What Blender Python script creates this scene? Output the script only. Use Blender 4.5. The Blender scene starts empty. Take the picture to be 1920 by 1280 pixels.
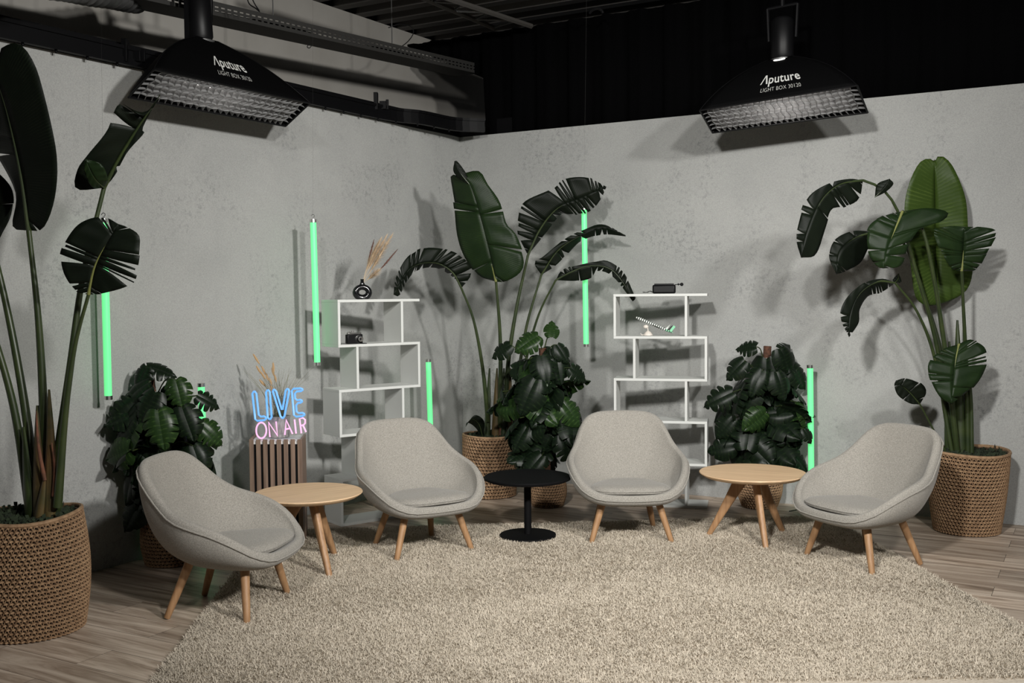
import bpy, bmesh, math, random
import numpy as np
from mathutils import Vector, Matrix
random.seed(7); rng = np.random.default_rng(7)
S = bpy.context.scene; COL = S.collection
# ------------------------------------------------------------------ camera
F = 1950.; H = 1.55; PT = math.atan(91/F); RL = .0086
_f = Vector((0, math.cos(PT), -math.sin(PT))); _u0 = Vector((0, math.sin(PT), math.cos(PT))); _r0 = Vector((1, 0, 0))
_u = _u0*math.cos(RL) + _r0*math.sin(RL); _r = _r0*math.cos(RL) - _u0*math.sin(RL)
CAM = Vector((0, 0, H))
cd = bpy.data.cameras.new('camera'); cam = bpy.data.objects.new('camera', cd); COL.objects.link(cam)
cd.sensor_width = 36; cd.lens = F/1920*36; cd.clip_end = 60
m = Matrix((_r, _u, -_f)).transposed().to_4x4(); m.translation = CAM; cam.matrix_world = m
S.camera = cam
# ------------------------------------------------------------------ world, exposure, studio lights
S.view_settings.view_transform = 'Standard'; S.view_settings.look = 'None'
S.view_settings.gamma = 1; S.view_settings.use_curve_mapping = False; S.view_settings.exposure = 0
w = bpy.data.worlds.new('world'); S.world = w; w.use_nodes = True
w.node_tree.nodes['Background'].inputs[0].default_value = (.9, .95, 1, 1)
w.node_tree.nodes['Background'].inputs[1].default_value = .03

def area(name, loc, tgt, sx, sy, e, col=(1, .96, .9), spread=180):
    l = bpy.data.lights.new(name, 'AREA'); l.shape = 'RECTANGLE'; l.size = sx; l.size_y = sy
    l.energy = e; l.color = col; l.spread = math.radians(spread)
    o = bpy.data.objects.new(name, l); COL.objects.link(o); o.location = loc
    o.rotation_euler = (Vector(tgt) - Vector(loc)).to_track_quat('-Z', 'Y').to_euler()
    return o
area('key_light_right', (3.4, .9, 3.75), (-1.4, 6.9, 1.2), .34, .34, 62, (1, .985, .945), 72)
area('key_light_middle', (1.7, .5, 3.7), (.2, 7.2, 1.0), .30, .30, 64, (1, .985, .945), 100)
area('key_light_left', (-1.0, .5, 3.75), (2.3, 7.0, 1.0), .34, .34, 63, (1, .985, .945), 74)

# ------------------------------------------------------------------ picture rays -> places in the room
def ray(x, y): return _f*F + _r*(x-960) - _u*(y-640)
def P(x, y, Y): d = ray(x, y); return CAM + d*(Y/d.y)
def FL(x, y, z=0): d = ray(x, y); return CAM + d*((z-H)/d.z)
CO = Vector((-.427, 8.884, 0)); NL = Vector((-.533, -.846, 0)); NR = Vector((.8699, -.4933, 0))   # corner, wall directions
IL = Vector((.846, -.533, 0)); IR = Vector((-.4933, -.8699, 0))                                    # into the room
def PW(x, y, off=0, side='L'):      # point on a plane parallel to a wall, off metres into the room
    n = IL if side == 'L' else IR; d = ray(x, y); q = CO + n*off
    return CAM + d*((q-CAM).dot(n)/d.dot(n))
UP = Vector((0, 0, 1))

# ------------------------------------------------------------------ materials
def mat(name, col, rough=.6, metal=0, spec=.5, emis=None, es=0, noise=None, bump=0, bscale=60, trans=0, alpha=1, coat=0):
    M = bpy.data.materials.new(name); M.use_nodes = True; nt = M.node_tree; b = nt.nodes['Principled BSDF']
    b.inputs['Base Color'].default_value = (*col, 1); b.inputs['Roughness'].default_value = rough
    b.inputs['Metallic'].default_value = metal; b.inputs['Specular IOR Level'].default_value = spec
    b.inputs['Coat Weight'].default_value = coat
    if emis: b.inputs['Emission Color'].default_value = (*emis, 1); b.inputs['Emission Strength'].default_value = es
    if trans: b.inputs['Transmission Weight'].default_value = trans
    b.inputs['Alpha'].default_value = alpha
    if noise or bump:
        tc = nt.nodes.new('ShaderNodeTexCoord'); n = nt.nodes.new('ShaderNodeTexNoise')
        nt.links.new(tc.outputs['Object'], n.inputs['Vector'])
        n.inputs['Scale'].default_value = bscale; n.inputs['Detail'].default_value = 4
        if noise:
            r = nt.nodes.new('ShaderNodeValToRGB'); r.color_ramp.elements[0].color = (*noise, 1); r.color_ramp.elements[1].color = (*col, 1)
            r.color_ramp.elements[0].position = .3; r.color_ramp.elements[1].position = .68
            nt.links.new(n.outputs['Fac'], r.inputs['Fac']); nt.links.new(r.outputs['Color'], b.inputs['Base Color'])
        if bump:
            bp = nt.nodes.new('ShaderNodeBump'); bp.inputs['Strength'].default_value = bump; bp.inputs['Distance'].default_value = .01
            nt.links.new(n.outputs['Fac'], bp.inputs['Height']); nt.links.new(bp.outputs['Normal'], b.inputs['Normal'])
    return M

def ramp(nt, elems):
    r = nt.nodes.new('ShaderNodeValToRGB'); cr = r.color_ramp
    while len(cr.elements) < len(elems): cr.elements.new(.5)
    for e, (p, c) in zip(cr.elements, elems): e.position = p; e.color = (*c, 1)
    return r

def concrete_mat():
    M = bpy.data.materials.new('concrete'); M.use_nodes = True; nt = M.node_tree; b = nt.nodes['Principled BSDF']
    N = nt.nodes.new; Lk = nt.links.new
    g = N('ShaderNodeNewGeometry')
    def noise(sc, det, rough=.55, dist=0, mp=(1, 1, 1)):
        mpn = N('ShaderNodeMapping'); mpn.inputs['Scale'].default_value = mp; Lk(g.outputs['Position'], mpn.inputs['Vector'])
        n = N('ShaderNodeTexNoise'); n.inputs['Scale'].default_value = sc; n.inputs['Detail'].default_value = det
        n.inputs['Roughness'].default_value = rough; n.inputs['Distortion'].default_value = dist
        Lk(mpn.outputs[0], n.inputs['Vector']); return n
    big = noise(1.3, 5, .6, .4); fine = noise(34, 8, .78); patch = noise(2.3, 4, .6, .6, (1, 1, .8))
    base = ramp(nt, [(.3, (.33, .333, .325)), (.7, (.39, .392, .38))]); Lk(big.outputs['Fac'], base.inputs['Fac'])
    pm = ramp(nt, [(.46, (0, 0, 0)), (.68, (1, 1, 1))]); Lk(patch.outputs['Fac'], pm.inputs['Fac'])
    fm = ramp(nt, [(.5, (0, 0, 0)), (.62, (1, 1, 1))]); Lk(fine.outputs['Fac'], fm.inputs['Fac'])
    mu = N('ShaderNodeMath'); mu.operation = 'MULTIPLY'; Lk(pm.outputs[0], mu.inputs[0]); Lk(fm.outputs[0], mu.inputs[1])
    m2 = N('ShaderNodeMath'); m2.operation = 'MULTIPLY'; m2.inputs[1].default_value = .75; Lk(mu.outputs[0], m2.inputs[0])
    mx = N('ShaderNodeMix'); mx.data_type = 'RGBA'; Lk(m2.outputs[0], mx.inputs['Factor']); Lk(base.outputs[0], mx.inputs['A'])
    mx.inputs['B'].default_value = (.19, .195, .195, 1)
    sp = noise(150, 4, .7); s2 = ramp(nt, [(.3, (.8, .8, .8)), (.62, (1.06, 1.06, 1.06))]); Lk(sp.outputs['Fac'], s2.inputs['Fac'])
    m3 = N('ShaderNodeMix'); m3.data_type = 'RGBA'; m3.blend_type = 'MULTIPLY'; m3.inputs['Factor'].default_value = 1
    Lk(mx.outputs['Result'], m3.inputs['A']); Lk(s2.outputs[0], m3.inputs['B']); Lk(m3.outputs['Result'], b.inputs['Base Color'])
    b.inputs['Roughness'].default_value = .85; b.inputs['Specular IOR Level'].default_value = .25
    bp = N('ShaderNodeBump'); bp.inputs['Strength'].default_value = .15; bp.inputs['Distance'].default_value = .004
    Lk(fine.outputs['Fac'], bp.inputs['Height']); Lk(bp.outputs[0], b.inputs['Normal'])
    return M

def plank_mat():
    M = bpy.data.materials.new('laminate_planks'); M.use_nodes = True; nt = M.node_tree; b = nt.nodes['Principled BSDF']
    N = nt.nodes.new; Lk = nt.links.new
    g = N('ShaderNodeNewGeometry'); mp = N('ShaderNodeMapping'); mp.inputs['Rotation'].default_value = (0, 0, math.atan2(.4933, .8699))
    Lk(g.outputs['Position'], mp.inputs['Vector'])
    br = N('ShaderNodeTexBrick'); br.inputs['Scale'].default_value = 1; br.inputs['Brick Width'].default_value = 1.25; br.inputs['Row Height'].default_value = .19
    br.inputs['Mortar Size'].default_value = .0012; br.inputs['Bias'].default_value = 0; br.offset = .37; br.offset_frequency = 2
    br.inputs['Color1'].default_value = (0, 0, 0, 1); br.inputs['Color2'].default_value = (1, 1, 1, 1); br.inputs['Mortar'].default_value = (.5, .5, .5, 1)
    Lk(mp.outputs[0], br.inputs['Vector'])
    # grain: noise stretched along the plank, shifted per plank
    sc = N('ShaderNodeVectorMath'); sc.operation = 'MULTIPLY'; sc.inputs[1].default_value = (1.1, 13, 1); Lk(mp.outputs[0], sc.inputs[0])
    ad = N('ShaderNodeVectorMath'); ad.operation = 'ADD'; Lk(sc.outputs[0], ad.inputs[0])
    s3 = N('ShaderNodeVectorMath'); s3.operation = 'SCALE'; s3.inputs['Scale'].default_value = 9; Lk(br.outputs['Color'], s3.inputs[0]); Lk(s3.outputs[0], ad.inputs[1])
    n = N('ShaderNodeTexNoise'); n.inputs['Scale'].default_value = 1.3; n.inputs['Detail'].default_value = 7; n.inputs['Roughness'].default_value = .62; n.inputs['Distortion'].default_value = .7
    Lk(ad.outputs[0], n.inputs['Vector'])
    r = ramp(nt, [(.3, (.16, .118, .085)), (.42, (.33, .255, .195)), (.54, (.50, .41, .33)), (.72, (.70, .60, .50))]); Lk(n.outputs['Fac'], r.inputs['Fac'])
    tone = ramp(nt, [(0, (.62, .6, .58)), (1, (1.18, 1.17, 1.16))]); Lk(br.outputs['Color'], tone.inputs['Fac'])
    mx = N('ShaderNodeMix'); mx.data_type = 'RGBA'; mx.blend_type = 'MULTIPLY'; mx.inputs['Factor'].default_value = 1
    Lk(r.outputs[0], mx.inputs['A']); Lk(tone.outputs[0], mx.inputs['B'])
    m2 = N('ShaderNodeMix'); m2.data_type = 'RGBA'; Lk(br.outputs['Fac'], m2.inputs['Factor']); Lk(mx.outputs['Result'], m2.inputs['A']); m2.inputs['B'].default_value = (.04, .03, .025, 1)
    Lk(m2.outputs['Result'], b.inputs['Base Color']); b.inputs['Roughness'].default_value = .48; b.inputs['Specular IOR Level'].default_value = .4
    bp = N('ShaderNodeBump'); bp.inputs['Strength'].default_value = .2; bp.inputs['Distance'].default_value = .002; Lk(n.outputs['Fac'], bp.inputs['Height']); Lk(bp.outputs[0], b.inputs['Normal'])
    return M

def oak_mat(name, c1, c2, sx=3, axis=0):
    M = bpy.data.materials.new(name); M.use_nodes = True; nt = M.node_tree; b = nt.nodes['Principled BSDF']
    N = nt.nodes.new; Lk = nt.links.new; tc = N('ShaderNodeTexCoord'); mp = N('ShaderNodeMapping')
    s = [60, 60, 60]; s[axis] = sx; mp.inputs['Scale'].default_value = s
    Lk(tc.outputs['Object'], mp.inputs['Vector']); n = N('ShaderNodeTexNoise'); n.inputs['Scale'].default_value = 1; n.inputs['Detail'].default_value = 5
    n.inputs['Distortion'].default_value = .3; Lk(mp.outputs[0], n.inputs['Vector'])
    r = ramp(nt, [(.3, c1), (.65, c2)]); Lk(n.outputs['Fac'], r.inputs['Fac']); Lk(r.outputs[0], b.inputs['Base Color'])
    b.inputs['Roughness'].default_value = .5; return M

def fabric_mat():
    M = bpy.data.materials.new('wool_fabric'); M.use_nodes = True; nt = M.node_tree; b = nt.nodes['Principled BSDF']
    N = nt.nodes.new; Lk = nt.links.new; tc = N('ShaderNodeTexCoord')
    n = N('ShaderNodeTexNoise'); n.inputs['Scale'].default_value = 190; n.inputs['Detail'].default_value = 3; Lk(tc.outputs['Object'], n.inputs['Vector'])
    r = ramp(nt, [(.32, (.215, .202, .18)), (.66, (.335, .315, .282))]); Lk(n.outputs['Fac'], r.inputs['Fac']); Lk(r.outputs[0], b.inputs['Base Color'])
    b.inputs['Roughness'].default_value = .95; b.inputs['Specular IOR Level'].default_value = .15; b.inputs['Sheen Weight'].default_value = .15
    bp = N('ShaderNodeBump'); bp.inputs['Strength'].default_value = .5; bp.inputs['Distance'].default_value = .002; Lk(n.outputs['Fac'], bp.inputs['Height']); Lk(bp.outputs[0], b.inputs['Normal'])
    return M

def leaf_mat(name, dark, light, rough=.33, veins=75, transl=.08, bmp=.12):
    M = bpy.data.materials.new(name); M.use_nodes = True; nt = M.node_tree; b = nt.nodes['Principled BSDF']
    N = nt.nodes.new; Lk = nt.links.new; uv = N('ShaderNodeUVMap')
    wv = N('ShaderNodeTexWave'); wv.wave_type = 'BANDS'; wv.bands_direction = 'Y'; wv.inputs['Scale'].default_value = veins/6.28*2
    wv.inputs['Distortion'].default_value = 1.2; wv.inputs['Detail'].default_value = 2; Lk(uv.outputs[0], wv.inputs['Vector'])
    tc = N('ShaderNodeTexCoord'); n = N('ShaderNodeTexNoise'); n.inputs['Scale'].default_value = 9; n.inputs['Detail'].default_value = 3; Lk(tc.outputs['Object'], n.inputs['Vector'])
    md = N('ShaderNodeMath'); md.operation = 'MULTIPLY'; Lk(wv.outputs['Fac'], md.inputs[0]); Lk(n.outputs['Fac'], md.inputs[1])
    r = ramp(nt, [(.36, dark), (.78, light)]); Lk(md.outputs[0], r.inputs['Fac']); Lk(r.outputs[0], b.inputs['Base Color'])
    b.inputs['Roughness'].default_value = rough; b.inputs['Specular IOR Level'].default_value = .17
    bp = N('ShaderNodeBump'); bp.inputs['Strength'].default_value = bmp; bp.inputs['Distance'].default_value = .002; Lk(wv.outputs['Fac'], bp.inputs['Height']); Lk(bp.outputs[0], b.inputs['Normal'])
    t = N('ShaderNodeBsdfTranslucent'); Lk(r.outputs[0], t.inputs['Color']); a = N('ShaderNodeMixShader'); a.inputs[0].default_value = transl
    out = nt.nodes['Material Output']; Lk(b.outputs[0], a.inputs[1]); Lk(t.outputs[0], a.inputs[2]); Lk(a.outputs[0], out.inputs['Surface'])
    return M

M = {}
M['concrete'] = concrete_mat(); M['planks'] = plank_mat(); M['fabric'] = fabric_mat()
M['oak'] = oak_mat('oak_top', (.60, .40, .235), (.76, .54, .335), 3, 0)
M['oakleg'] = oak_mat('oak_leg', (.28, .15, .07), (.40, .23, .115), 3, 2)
M['slat'] = oak_mat('slat_wood', (.13, .085, .064), (.23, .155, .115), 3, 2)
M['rug'] = mat('rug_wool', (.60, .53, .44), .95, noise=(.50, .44, .36), bump=.6, bscale=70, spec=.1)
M['tuft'] = mat('rug_tufts', (.61, .54, .445), .95, noise=(.53, .465, .375), bscale=9, spec=.1)
M['white'] = mat('white_board', (.60, .61, .59), .5)
M['whiteboard_top'] = mat('white_top', (.75, .75, .75), .4)
M['black'] = mat('black_plastic', (.003, .003, .0035), .45, spec=.25)
M['blackmetal'] = mat('black_metal', (.0025, .0025, .003), .5, spec=.12)
M['blacktable'] = mat('black_table', (.003, .003, .0035), .65, spec=.12)
M['cloth'] = mat('black_molton', (.0018, .0018, .002), 1, spec=.02)
M['sbcloth'] = mat('black_nylon', (.0016, .0016, .0018), .7, spec=.05)
M['grid'] = mat('grid_fabric', (.16, .16, .16), .7)
M['gloss'] = mat('black_ceramic', (.006, .006, .007), .15)
M['chrome'] = mat('chrome', (.75, .74, .72), .25, 1)
M['steel'] = mat('galvanised_steel', (.20, .20, .20), .45, .7, noise=(.12, .12, .12), bscale=8)
M['tray'] = mat('tray_steel', (.035, .034, .032), .6, .3)
M['ceil'] = mat('corrugated_steel', (.065, .06, .055), .6, .2)
M['plaster'] = mat('old_plaster', (.34, .325, .30), .9, noise=(.28, .265, .24), bscale=2)
M['green'] = mat('green_tube', (.1, .6, .25), .4, emis=(.16, .86, .27), es=.82)
M['blue'] = mat('blue_neon', (.10, .25, .6), .4, emis=(.13, .41, .93), es=.75)
M['pink'] = mat('pink_neon', (.6, .3, .5), .4, emis=(.88, .42, .66), es=.85)
def diff_mat(es):
    m_ = mat('diffuser', (.8, .8, .8), .6, emis=(1, .95, .9), es=es); nt = m_.node_tree; tc = nt.nodes.new('ShaderNodeTexCoord'); ln = nt.nodes.new('ShaderNodeVectorMath'); ln.operation = 'LENGTH'
    r = ramp(nt, [(.0, (es, es, es)), (.2, (es*.45, es*.45, es*.45)), (.6, (es*.05, es*.05, es*.05))]); nt.links.new(tc.outputs['Object'], ln.inputs[0]); nt.links.new(ln.outputs['Value'], r.inputs['Fac'])
    nt.links.new(r.outputs[0], nt.nodes['Principled BSDF'].inputs['Emission Strength']); return m_
M['logo'] = mat('logo_print', (.55, .55, .53), .6)
M['leafD'] = leaf_mat('leaf_dark', (.004, .0065, .0036), (.012, .018, .009), .5)
M['leafG'] = leaf_mat('leaf_green', (.010, .021, .007), (.030, .055, .016), .4)
M['leafB'] = leaf_mat('leaf_bright', (.035, .062, .011), (.075, .115, .024), .42, 45, .12)
M['mon'] = leaf_mat('monstera_leaf', (.005, .010, .005), (.014, .027, .010), .36, 9, .05, 0)
M['monY'] = leaf_mat('monstera_leaf_young', (.014, .032, .009), (.045, .085, .022), .3, 9, .1, 0)
M['stem'] = mat('stem_green', (.035, .05, .014), .4, noise=(.018, .03, .01), bscale=9)
M['stemY'] = mat('midrib_yellow', (.16, .17, .05), .4)
M['sheath'] = mat('sheath', (.15, .085, .03), .6, noise=(.04, .045, .013), bscale=7)
M['husk'] = mat('dry_husk', (.20, .075, .04), .8, noise=(.07, .035, .02), bscale=25)
M['moss'] = mat('moss', (.02, .032, .012), .95, noise=(.007, .012, .005), bscale=40)
M['coco'] = mat('coir_pole', (.12, .05, .028), .95, noise=(.04, .02, .012), bscale=60, bump=.7)
M['cord'] = mat('jute_cord', (.34, .215, .12), .85, noise=(.20, .115, .06), bscale=45, bump=.4)
M['basketin'] = mat('basket_inside', (.045, .026, .014), .95)
M['pampas'] = mat('pampas', (.60, .45, .30), .95)
M['brownreed'] = mat('brown_reed', (.13, .055, .04), .95)
M['reed'] = mat('green_reed', (.13, .12, .05), .8)
M['fluff'] = mat('fluffy_head', (.42, .27, .14), .95)
M['pot'] = mat('grey_pot', (.33, .32, .31), .35)
M['glasspot'] = M['pot']
M['cream'] = mat('cream_plastic', (.70, .64, .58), .4)
M['soil'] = mat('soil', (.012, .009, .006), 1)

# ------------------------------------------------------------------ mesh helpers
class MB:
    def __init__(s): s.v = []; s.f = []; s.mi = []; s.uv = None
    def add(s, vs, fs, mi=0):
        o = len(s.v); s.v += [tuple(v) for v in vs]; s.f += [tuple(i+o for i in f) for f in fs]; s.mi += [mi]*len(fs)
    def box(s, c, size, rot=None, mi=0):
        a, b, d = [k/2 for k in size]
        vs = [Vector((x*a, y*b, z*d)) for x in (-1, 1) for y in (-1, 1) for z in (-1, 1)]
        if rot is not None: vs = [rot @ v for v in vs]
        vs = [v + Vector(c) for v in vs]
        s.add(vs, [(0, 1, 3, 2), (4, 6, 7, 5), (0, 4, 5, 1), (2, 3, 7, 6), (0, 2, 6, 4), (1, 5, 7, 3)], mi)
    def span(s, o, u, v, w_, mi=0):   # parallelepiped from corner o along u, v, w
        o, u, v, w_ = map(Vector, (o, u, v, w_))
        vs = [o + u*i + v*j + w_*k for i in (0, 1) for j in (0, 1) for k in (0, 1)]
        fs = [(0, 1, 3, 2), (4, 6, 7, 5), (0, 4, 5, 1), (2, 3, 7, 6), (0, 2, 6, 4), (1, 5, 7, 3)]
        if u.cross(v).dot(w_) < 0: fs = [f[::-1] for f in fs]
        s.add(vs, fs, mi)
    def tube(s, pts, rad, n=8, closed=False, mi=0, cap=True, flat=1.0):
        pts = [Vector(p) for p in pts]; L = len(pts)
        if not hasattr(rad, '__len__'): rad = [rad]*L
        T = []
        for i in range(L):
            a = pts[(i-1) % L] if (closed or i > 0) else pts[i]; b = pts[(i+1) % L] if (closed or i < L-1) else pts[i]
            T.append((b-a).normalized() if (b-a).length > 1e-9 else Vector((0, 0, 1)))
        nrm = T[0].orthogonal().normalized(); vs = []
        for i in range(L):
            nrm = (nrm - T[i]*nrm.dot(T[i]))
            nrm = nrm.normalized() if nrm.length > 1e-6 else T[i].orthogonal().normalized()
            bn = T[i].cross(nrm)
            for k in range(n):
                a = 2*math.pi*k/n; vs.append(pts[i] + (nrm*math.cos(a)*flat + bn*math.sin(a))*rad[i])
        fs = []
        for i in range(L if closed else L-1):
            j = (i+1) % L
            for k in range(n): fs.append((i*n+k, i*n+(k+1) % n, j*n+(k+1) % n, j*n+k))
        if cap and not closed: fs.append(tuple(range(n))[::-1]); fs.append(tuple((L-1)*n+k for k in range(n)))
        s.add(vs, fs, mi)
    def lathe(s, prof, c=(0, 0, 0), n=32, mi=0):   # prof: (r, z)
        vs = []; c = Vector(c)
        for r_, z in prof:
            for k in range(n):
                a = 2*math.pi*k/n; vs.append(c + Vector((r_*math.cos(a), r_*math.sin(a), z)))
        fs = []
        for i in range(len(prof)-1):
            for k in range(n): fs.append((i*n+k, i*n+(k+1) % n, (i+1)*n+(k+1) % n, (i+1)*n+k))
        fs.append(tuple(range(n))[::-1]); fs.append(tuple((len(prof)-1)*n+k for k in range(n)))
        s.add(vs, fs, mi)
    def blob(s, c, r, n=10, m_=7, mi=0, rot=None):
        vs = []; c = Vector(c)
        if not hasattr(r, '__len__'): r = (r, r, r)
        for i in range(m_+1):
            t = math.pi*i/m_
            for k in range(n):
                a = 2*math.pi*k/n; v = Vector((r[0]*math.sin(t)*math.cos(a), r[1]*math.sin(t)*math.sin(a), r[2]*math.cos(t)))
                if rot is not None: v = rot @ v
                vs.append(c+v)
        fs = [(i*n+k, (i+1)*n+k, (i+1)*n+(k+1) % n, i*n+(k+1) % n) for i in range(m_) for k in range(n)]
        s.add(vs, fs, mi)
    def build(s, name, mats, parent=None, smooth=True, bevel=0, loc=None):
        me = bpy.data.meshes.new(name); me.from_pydata(s.v, [], s.f); me.update()
        if not isinstance(mats, (list, tuple)): mats = [mats]
        for m_ in mats: me.materials.append(m_)
        if len(mats) > 1: me.polygons.foreach_set('material_index', s.mi)
        if smooth:
            me.polygons.foreach_set('use_smooth', [True]*len(me.polygons))
            me.set_sharp_from_angle(angle=math.radians(38))
        if s.uv:
            uvl = me.uv_layers.new(name='UVMap')
            for p in me.polygons:
                for li in p.loop_indices: uvl.data[li].uv = s.uv[me.loops[li].vertex_index]
        o = bpy.data.objects.new(name, me); COL.objects.link(o)
        if parent: o.parent = parent
        if loc is not None: o.location = loc
        if bevel:
            b = o.modifiers.new('bevel', 'BEVEL'); b.width = bevel; b.segments = 2; b.limit_method = 'ANGLE'
        return o

def tag(o, label=None, cat=None, group=None, kind=None):
    if label: o['label'] = label
    if cat: o['category'] = cat
    if group: o['group'] = group
    if kind: o['kind'] = kind
    return o
def empty(name, loc, rz, label, cat, group=None):
    o = bpy.data.objects.new(name, None); COL.objects.link(o); o.location = loc; o.rotation_euler = (0, 0, rz); o.empty_display_size = .1
    return tag(o, label, cat, group)
def copy_tree(o, parent=None):
    c = o.copy(); COL.objects.link(c); c.parent = parent
    for ch in list(o.children): copy_tree(ch, c)
    return c
def resamp(pts, n):          # Catmull-Rom through pts, n samples by arc length
    pts = [Vector(p) for p in pts]
    if len(pts) == 2: return [pts[0].lerp(pts[1], i/(n-1)) for i in range(n)]
    q = [pts[0]*2-pts[1]] + pts + [pts[-1]*2-pts[-2]]; d = []
    for i in range(1, len(q)-2):
        a, b, c, e = q[i-1:i+3]
        for k in range(8):
            t = k/8; d.append(.5*((2*b) + (c-a)*t + (2*a-5*b+4*c-e)*t*t + (3*b-a-3*c+e)*t**3))
    d.append(pts[-1]); s_ = [0]
    for i in range(1, len(d)): s_.append(s_[-1]+(d[i]-d[i-1]).length)
    out = []; j = 0
    for i in range(n):
        x = s_[-1]*i/(n-1)
        while j < len(d)-2 and s_[j+1] < x: j += 1
        seg = s_[j+1]-s_[j]; out.append(d[j].lerp(d[j+1], (x-s_[j])/seg if seg > 1e-9 else 0))
    return out

# ------------------------------------------------------------------ the room
WH = 2.87
b = MB(); b.span((-7, -2, -.05), (14, 0, 0), (0, 14, 0), (0, 0, .05)); tag(b.build('floor', M['planks'], smooth=False), kind='structure')
b = MB(); b.span(CO, NL*7.2, -IL*.04, UP*WH); tag(b.build('wall_left', M['concrete'], smooth=False), kind='structure')
b = MB(); b.span(CO - NR*.04 , NR*6.4, -IR*.04, UP*WH); tag(b.build('wall_right', M['concrete'], smooth=False), kind='structure')
CZ = 3.93
b = MB(); q = CO - IL*.8 + Vector((.9, 1.43, 0)); b.span(q, NL*11, -IL*.1, UP*CZ)
tag(b.build('wall_rear', M['plaster'], smooth=False), kind='structure')
# ceiling: corrugated steel, ribs parallel with the right wall
b = MB(); org = CO + Vector((0, 0, CZ)) - NR*3 + (-IR)*2.0
prof = []; pitch = .28
for i in range(46):
    s0 = i*pitch; prof += [(s0, 0), (s0+.10, 0), (s0+.13, .07), (s0+.25, .07)]
vs = []; fs = []
for s0, z in prof: vs += [org + IR*s0 + UP*z, org + IR*s0 + UP*z + NR*9.5]
for i in range(len(prof)-1): fs.append((2*i, 2*i+1, 2*i+3, 2*i+2))
b.add(vs, fs); o = b.build('ceiling', M['ceil'], smooth=False); tag(o, kind='structure')
sm = o.modifiers.new('s', 'SOLIDIFY'); sm.thickness = .01
# black pelmet on top of both panels
b = MB(); b.span(CO - NR*.0 + UP*WH, NL*7.2, -IL*.05, UP*.13); b.span(CO + UP*WH - IL*.0, NL*7.2, IL*.012, UP*.012)
b.span(CO - NR*.85 - IR*.14 + UP*2.6, NR*1.3, -IR*.01, UP*.42)
tag(b.build('trim_1', M['blackmetal'], smooth=False), kind='structure')

# black curtain behind the right panel, folded cloth
def curtain():
    b = MB(); off = -.10; n = 220
    L0 = -.62; L1 = 6.6; vs = []; fs = []; rows = 2
    o0 = CO - IR*.12
    for i in range(n+1):
        s0 = L0 + (L1-L0)*i/n; fold = .02*math.sin(s0*23) + .012*math.sin(s0*61+1)
        q = o0 + NR*s0 - IR*(fold+.02)
        zb = 2.6
        if s0 < .19: zb = min(3.74, 3.345 + (.22-s0)*.46)
        vs += [q + UP*zb, q + UP*3.75]
    for i in range(n): fs.append((2*i, 2*i+2, 2*i+3, 2*i+1))
    b.add(vs, fs); o = b.build('stage_curtain', M['cloth'])
    sm = o.modifiers.new('s', 'SOLIDIFY'); sm.thickness = .006
    tag(o, 'black cloth curtain hanging above the right concrete wall panel', 'curtain')
curtain()

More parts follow.
